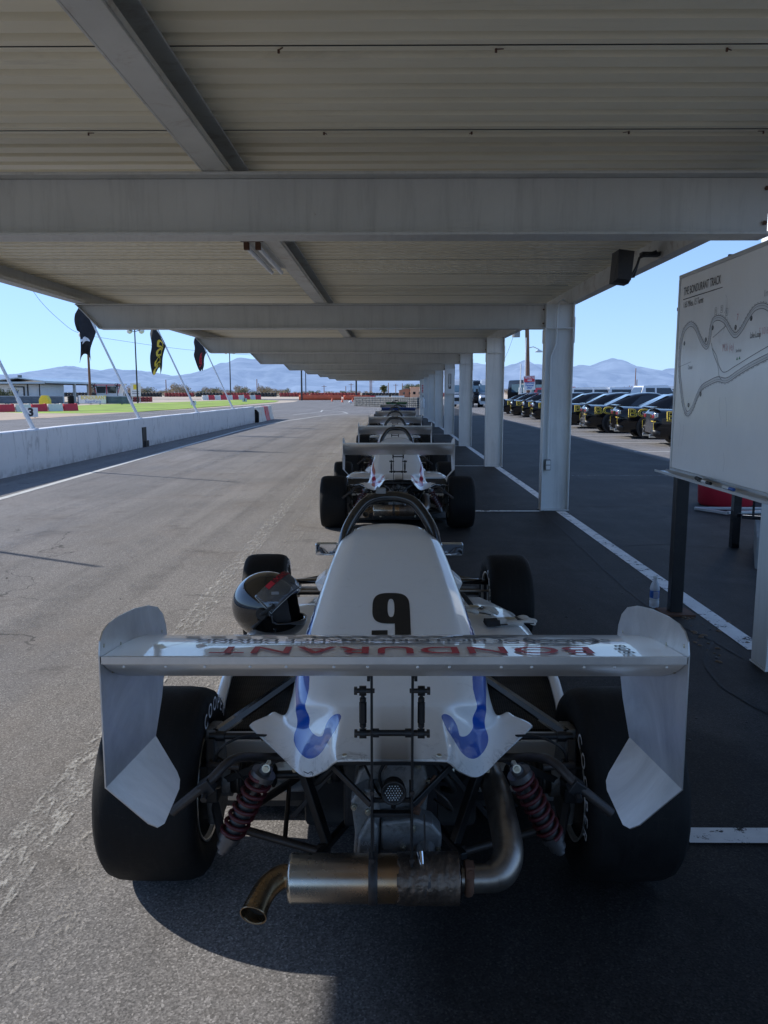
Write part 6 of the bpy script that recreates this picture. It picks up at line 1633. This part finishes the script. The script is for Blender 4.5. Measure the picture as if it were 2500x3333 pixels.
    b = rb_()
    for k in range(14):
        x = -.49 + k * .075; b.lathe([(0, -.0012), (.0024, -.0008), (.003, 0)], (x + .01 * math.sin(k * 3), 1.402, .9275), 'Y', 8)
    b.build('rivet', m_wingunder, wg)
    top = lambda x, y: V((x, y, wing_z(y) + .0016))
    def seg(poly, mat, nm):
        m_ = rb_(); m_.add([top(x, y) for x, y in poly], [tuple(range(len(poly)))]); return m_.build(nm, mat, wg, fix=False)
    text_obj('BONDURANT', .105, lambda a, c, z: top(.018 - a * 1.03, 1.447 - c * .80) + V((0, 0, .0008)), m_redink, wg, off=O, offset=.0012, spacing=1.08, cut=.02)
    text_obj('SCHOOL OF HIGH PERFORMANCE DRIVING', .034, lambda a, c, z: top(.02 - a * 1.22, 1.545 - c * 1.1) + V((0, 0, .0008)), m_greyink, wg, off=O, offset=.0008, cut=.02)
    text_obj('BOB', .05, lambda a, c, z: top(.432 - c * .6, 1.45 + a * .8) + V((0, 0, .0012)), m_greyink, wg, off=O, offset=.001)
    seg([(-.37, 1.503), (.36, 1.503), (.36, 1.509), (-.37, 1.509)], m_greyink, 'rule_line')
    for k in range(26):
        if k < 8 and k % 2: continue
        x = -.42 + k * .026
        seg([(x, 1.585 + (k % 2) * .018), (x + .030, 1.585 + (k % 2) * .018), (x + .022, 1.603 + (k % 2) * .018), (x - .008, 1.603 + (k % 2) * .018)], m_greyink, 'checker_mark')
    m_ = rb_(); cc = (.335, 1.555)
    m_.loft([[top(cc[0] + .075 * k * math.cos(2 * PI * i / 40), cc[1] + .058 * k * math.sin(2 * PI * i / 40)) for i in range(41)] for k in (1.0, .90)], smooth=False)
    m_.add([top(cc[0] - .066, cc[1] - .004), top(cc[0] + .066, cc[1] - .004), top(cc[0] + .066, cc[1] + .004), top(cc[0] - .066, cc[1] + .004)], [(0, 1, 2, 3)])
    m_.build('round_emblem', m_greyink, wg, fix=False)
    EP = [(1.384, .702), (1.387, .955), (1.394, .978), (1.412, .992), (1.44, .997), (1.50, .995), (1.60, .983), (1.69, .965), (1.755, .944), (1.795, .917), (1.817, .885), (1.822, .86), (1.816, .835), (1.79, .785), (1.76, .73), (1.70, .662)]
    for s in (-1, 1):
        b = rb_(); b.prism(EP, 'X', s * .527, s * .5295); ep = b.build('end_plate', m_alu, wg)
        # lower edge folded inwards
        A = V((s * .5285, 1.384, .702)); B_ = V((s * .5285, 1.70, .662)); Cc = V((s * .455, 1.635, .588)); D = V((s * .455, 1.405, .585)); nn = (B_ - A).cross(Cc - A).normalized(); D = D - nn * (D - A).dot(nn)
        P = [A, B_, B_ + (Cc - B_) * .88, Cc + (D - Cc) * .10, D + (Cc - D) * .30, D + (Cc - D) * .10 + (A - D) * .07, D + (A - D) * .22]
        P = [A, B_] + [B_ + (Cc - B_) * .80, B_ + (Cc - B_) * .93 + (D - Cc) * .04, Cc + (D - Cc) * .17] + [Cc + (D - Cc) * .83, D + (Cc - D) * .05 + (A - D) * .07, D + (A - D) * .22]
        b = rb_(); b.add(P, [tuple(range(len(P)))]); b.build('folded_lip', m_alu, ep, solid=.002)
        b = rb_()
        for y, z in ((1.41, .925), (1.50, .90), (1.60, .87), (1.70, .85), (1.78, .84)): b.lathe([(0, .002), (.0035, .001), (.004, 0)] if s < 0 else [(0, -.002), (.0035, -.001), (.004, 0)], (s * .5268 , y, z + .04), 'X', 8)
        b.build('rivet', m_zinc, ep)
        for y, z in ((1.45, .925), (1.66, .875), (1.77, .83)): m_ = rb_(); m_.cyl((s * .5295, y, z - .02), (s * .5325, y, z - .02), .006, n=6); m_.cyl((s * .527, y, z - .02), (s * .5245, y, z - .02), .0065, n=12); m_.build('bolt', m_zinc, ep)
    return root
rc = race_car()
tag(rc, 'nearest white open wheel race car with blue stripes and number 9', 'race car', 'race cars lined up under the carport')
def swap(o, old, new):
    for ch in o.children_recursive:
        for sl in ch.material_slots:
            if sl.material == old: sl.link = 'OBJECT'; sl.material = new
spots = [(.075, 8.47, 'second white race car in the line, with red stripes, right ahead of number 9', 'r'), (.07, 12.45, 'third race car in the line, its grey wing above the red striped car', 'r'), (.09, 16.9, 'fourth race car in the line, partly behind the third wing', 'b'),
         (.12, 22.0, 'fifth race car in the line, last grey wing before the blue one', 'b'), (.24, 26.6, 'race car with the blue rear wing far down the line', 'blue'), (.10, 33.8, 'race car with grey wing between the blue and green winged ones', 'b'), (.28, 41.5, 'farthest race car, with the green rear wing', 'green')]
for x, y, lab, kd in spots:
    o = copy_tree(rc); o.location = (x, y, 0); o.rotation_euler = (0, 0, R(random.uniform(-.4, .4)))
    tag(o, lab, 'race car', 'race cars lined up under the carport')
    if kd == 'r': swap(o, m_cover_blue, m_cover_red)
    if kd in ('blue', 'green'):
        for ch in o.children_recursive:
            if ch.name.startswith(('rear_wing', 'gurney')):
                for sl in ch.material_slots: sl.link = 'OBJECT'; sl.material = m_bluewing if kd == 'blue' else m_greenwing
            if kd == 'blue' and ch.name.startswith('rear_wing'): ch.scale = (1.03, 1, 1)
rc.rotation_euler = (0, 0, R(.35))

# ---- helmet on the left pod
hm = empty('racing_helmet', (-.475, 3.02, .478), R(-14), 'black full face helmet with raised clear visor on the left sidepod', 'helmet')
def hs(az, el, k=1.0):
    ca, sa, ce, se = math.cos(az), math.sin(az), math.cos(el), math.sin(el)
    f = max(0, ca)
    rx = .142 + (.030 * f * max(0, -se) * 2.2 if se < .1 else 0); ry = .118; rz = .132
    low = 1 - .10 * max(0, -se - .35)
    return V((rx * k * ce * ca * low, ry * k * ce * sa * low, rz * k * se + .128))
b = MB(); nA, nE = 96, 60
g = [[hs(2 * PI * j / nA, R(-72) + (R(90) - R(-72)) * i / nE) for j in range(nA)] for i in range(nE + 1)]
vs = [q for r_ in g for q in r_]; fs = []
for i in range(nE):
    el_ = -72 + 162 * (i + .5) / nE
    for j in range(nA):
        az_ = (360 * (j + .5) / nA + 180) % 360 - 180
        lim = 66 - 4 * abs((el_ - 6) / 20) ** 3
        if -17 < el_ < 29 and abs(az_) < lim: continue
        fs.append((i * nA + j, i * nA + (j + 1) % nA, (i + 1) * nA + (j + 1) % nA, (i + 1) * nA + j))
b.add(vs, fs, 0, True); m_helmet = M('helmet_gloss_black', (.006, .006, .007), .06, 0, .1, 2, coat=1)
sh_ = b.build('shell', m_helmet, hm, solid=.012)
bm_ = bmesh.new(); bm_.from_mesh(sh_.data); bmesh.ops.delete(bm_, geom=[v for v in bm_.verts if not v.link_faces], context='VERTS'); bm_.to_mesh(sh_.data); bm_.free()
b = MB(); b.loft([[hs(2 * PI * j / 48, R(-70) + R(155) * i / 24, .86) for j in list(range(4, 45))] for i in range(25)]); b.build('lining', m_aged, hm)
# visor, hinged at the temples and lifted
piv = V((.005, 0, .128)); rotv = Matrix.Rotation(R(-47), 3, 'Y')
def vz(az, el, k=1.045):
    ca, sa, ce, se = math.cos(az), math.sin(az), math.cos(el), math.sin(el)
    q = V((.146 * k * ce * ca, .119 * k * ce * sa, .132 * k * se + .128))
    return rotv @ (q - piv) + piv
b = MB(); n = 40
b.loft([[vz(R(-72 + 144 * j / n), R(e)) for j in range(n + 1)] for e in (-16, -12, -6, 0, 6, 12, 18, 22)]); vi = b.build('visor', m_visor, hm, solid=.0018)
b = MB(); b.loft([[vz(R(-50 + 100 * j / n), R(e), 1.062) for j in range(n + 1)] for e in (13, 17, 21.5)]); b.build('visor_strip', m_redblock, vi)
b = MB(); b.tube([vz(R(-72 + 144 * j / n), R(-16), 1.05) for j in range(n + 1)], .0016, n=6); b.tube([vz(R(-72), R(e), 1.05) for e in (-16, -6, 6, 20)], .0016, n=6); b.build('visor_edge', m_lampglass, vi)
text_obj('BONDURANT', .026, lambda a, c, z: vz(R(-4) + a / .150 * 1.0, R(17) + c / .135, 1.068), m_ink, vi, spacing=1.05, offset=.0008)
b = MB(); b.loft([[hs(R(-64 + k), R(e), 1.008) for k in (0, 14)] for e in (31, 36)]); b.build('label', m_whiteink, hm)
for s in (-1, 1):
    b = MB(); q = hs(R(s * 80), R(0), 1.0); b.cyl(q, q + V((0, s * .012, 0)), .024, .020, n=24)
    b.bar(q + V((0, s * .01, 0)), q + V((.05, s * .004, .035)), .03, .012); b.build('visor_pivot', m_ink, hm, bevel=.003)
    b = MB(); q = hs(R(s * 62), R(-32), 1.0); b.cyl(q, q + V((.002, s * .006, 0)), .006, n=12); b.build('snap', m_chrome, hm)

# ---- driving gloves on the right pod
def glove(loc, rz, lab, tilt=0):
    g_ = empty('driving_glove', loc, rz, lab, 'glove', 'driving gloves left on the right sidepod')
    b = MB()
    b.loft([[(x, -w, .006), (x, -w * .6, .022 + h), (x, 0, .028 + h), (x, w * .6, .022 + h), (x, w, .006), (x, 0, .002)] for x, w, h in ((0, .036, .006), (.03, .038, .008), (.06, .042, .0), (.09, .045, -.002), (.115, .040, -.006))], closed=True, caps=True)
    for k, (y, L, a) in enumerate(((-.032, .060, -.18), (-.011, .072, -.04), (.011, .068, .05), (.031, .052, .16))):
        b.tube(crs([(.10, y, .016), (.13, y + a * .03, .022), (.10 + L, y + a * L, .012 + .006 * (k % 2)), (.105 + L * 1.1, y + a * L * 1.1, .009)], 10), [.012] * 8 + [.011, .010, .006], n=10, flat=.75)
    b.tube(crs([(.045, -.034, .016), (.075, -.062, .024), (.105, -.068, .018)], 8), [.013] * 6 + [.012, .011, .006], n=10)
    b.build('palm', m_glove, g_, sub=1)
    b = MB(); b.loft([[(x, -.037 - x * .0, .004), (x, -.024, .026), (x, 0, .030), (x, .024, .026), (x, .037, .004), (x, 0, .0)] for x in (-.055, -.03, .0, .008)], closed=True, caps=True); b.build('cuff', m_gloveblk, g_, bevel=.002)
    b = MB(); b.tube([(.0, -.0375, .010), (.05, -.043, .012), (.10, -.046, .014), (.16, -.052, .015)], .0028, n=6); b.tube([(.0, .0375, .010), (.06, .042, .012), (.11, .042, .014), (.15, .05, .014)], .0028, n=6)
    for y in (-.021, 0, .021): b.tube([(.09, y, .027), (.12, y * 1.1, .024), (.15, y * 1.2, .018)], .0026, n=6)
    b.build('piping', m_gloveblk, g_)
    b = MB(); b.loft([[(x, -w, .0285), (x, 0, .0335), (x, w, .0285)] for x, w in ((.035, .012), (.06, .024), (.085, .014))]); b.build('palm_patch', m_tan, g_)
    g_.rotation_euler = (0, tilt, rz); g_.scale = (.88, .88, .88)
    return g_
glove((.43, 3.17, .488), R(8), 'white and black driving glove lying flat nearest the rear on the right sidepod')
glove((.30, 3.33, .505), R(-22), 'white and black driving glove folded over behind the other one', R(3))
b = MB(); b.tube(crs([(.27, 3.45, .50), (.30, 3.40, .56), (.33, 3.33, .54), (.36, 3.30, .50)], 14), .012, n=8, flat=.4); o = b.build('belt_strap', m_gloveblk)
tag(o, 'black harness strap hanging over the cockpit edge by the gloves', 'strap')
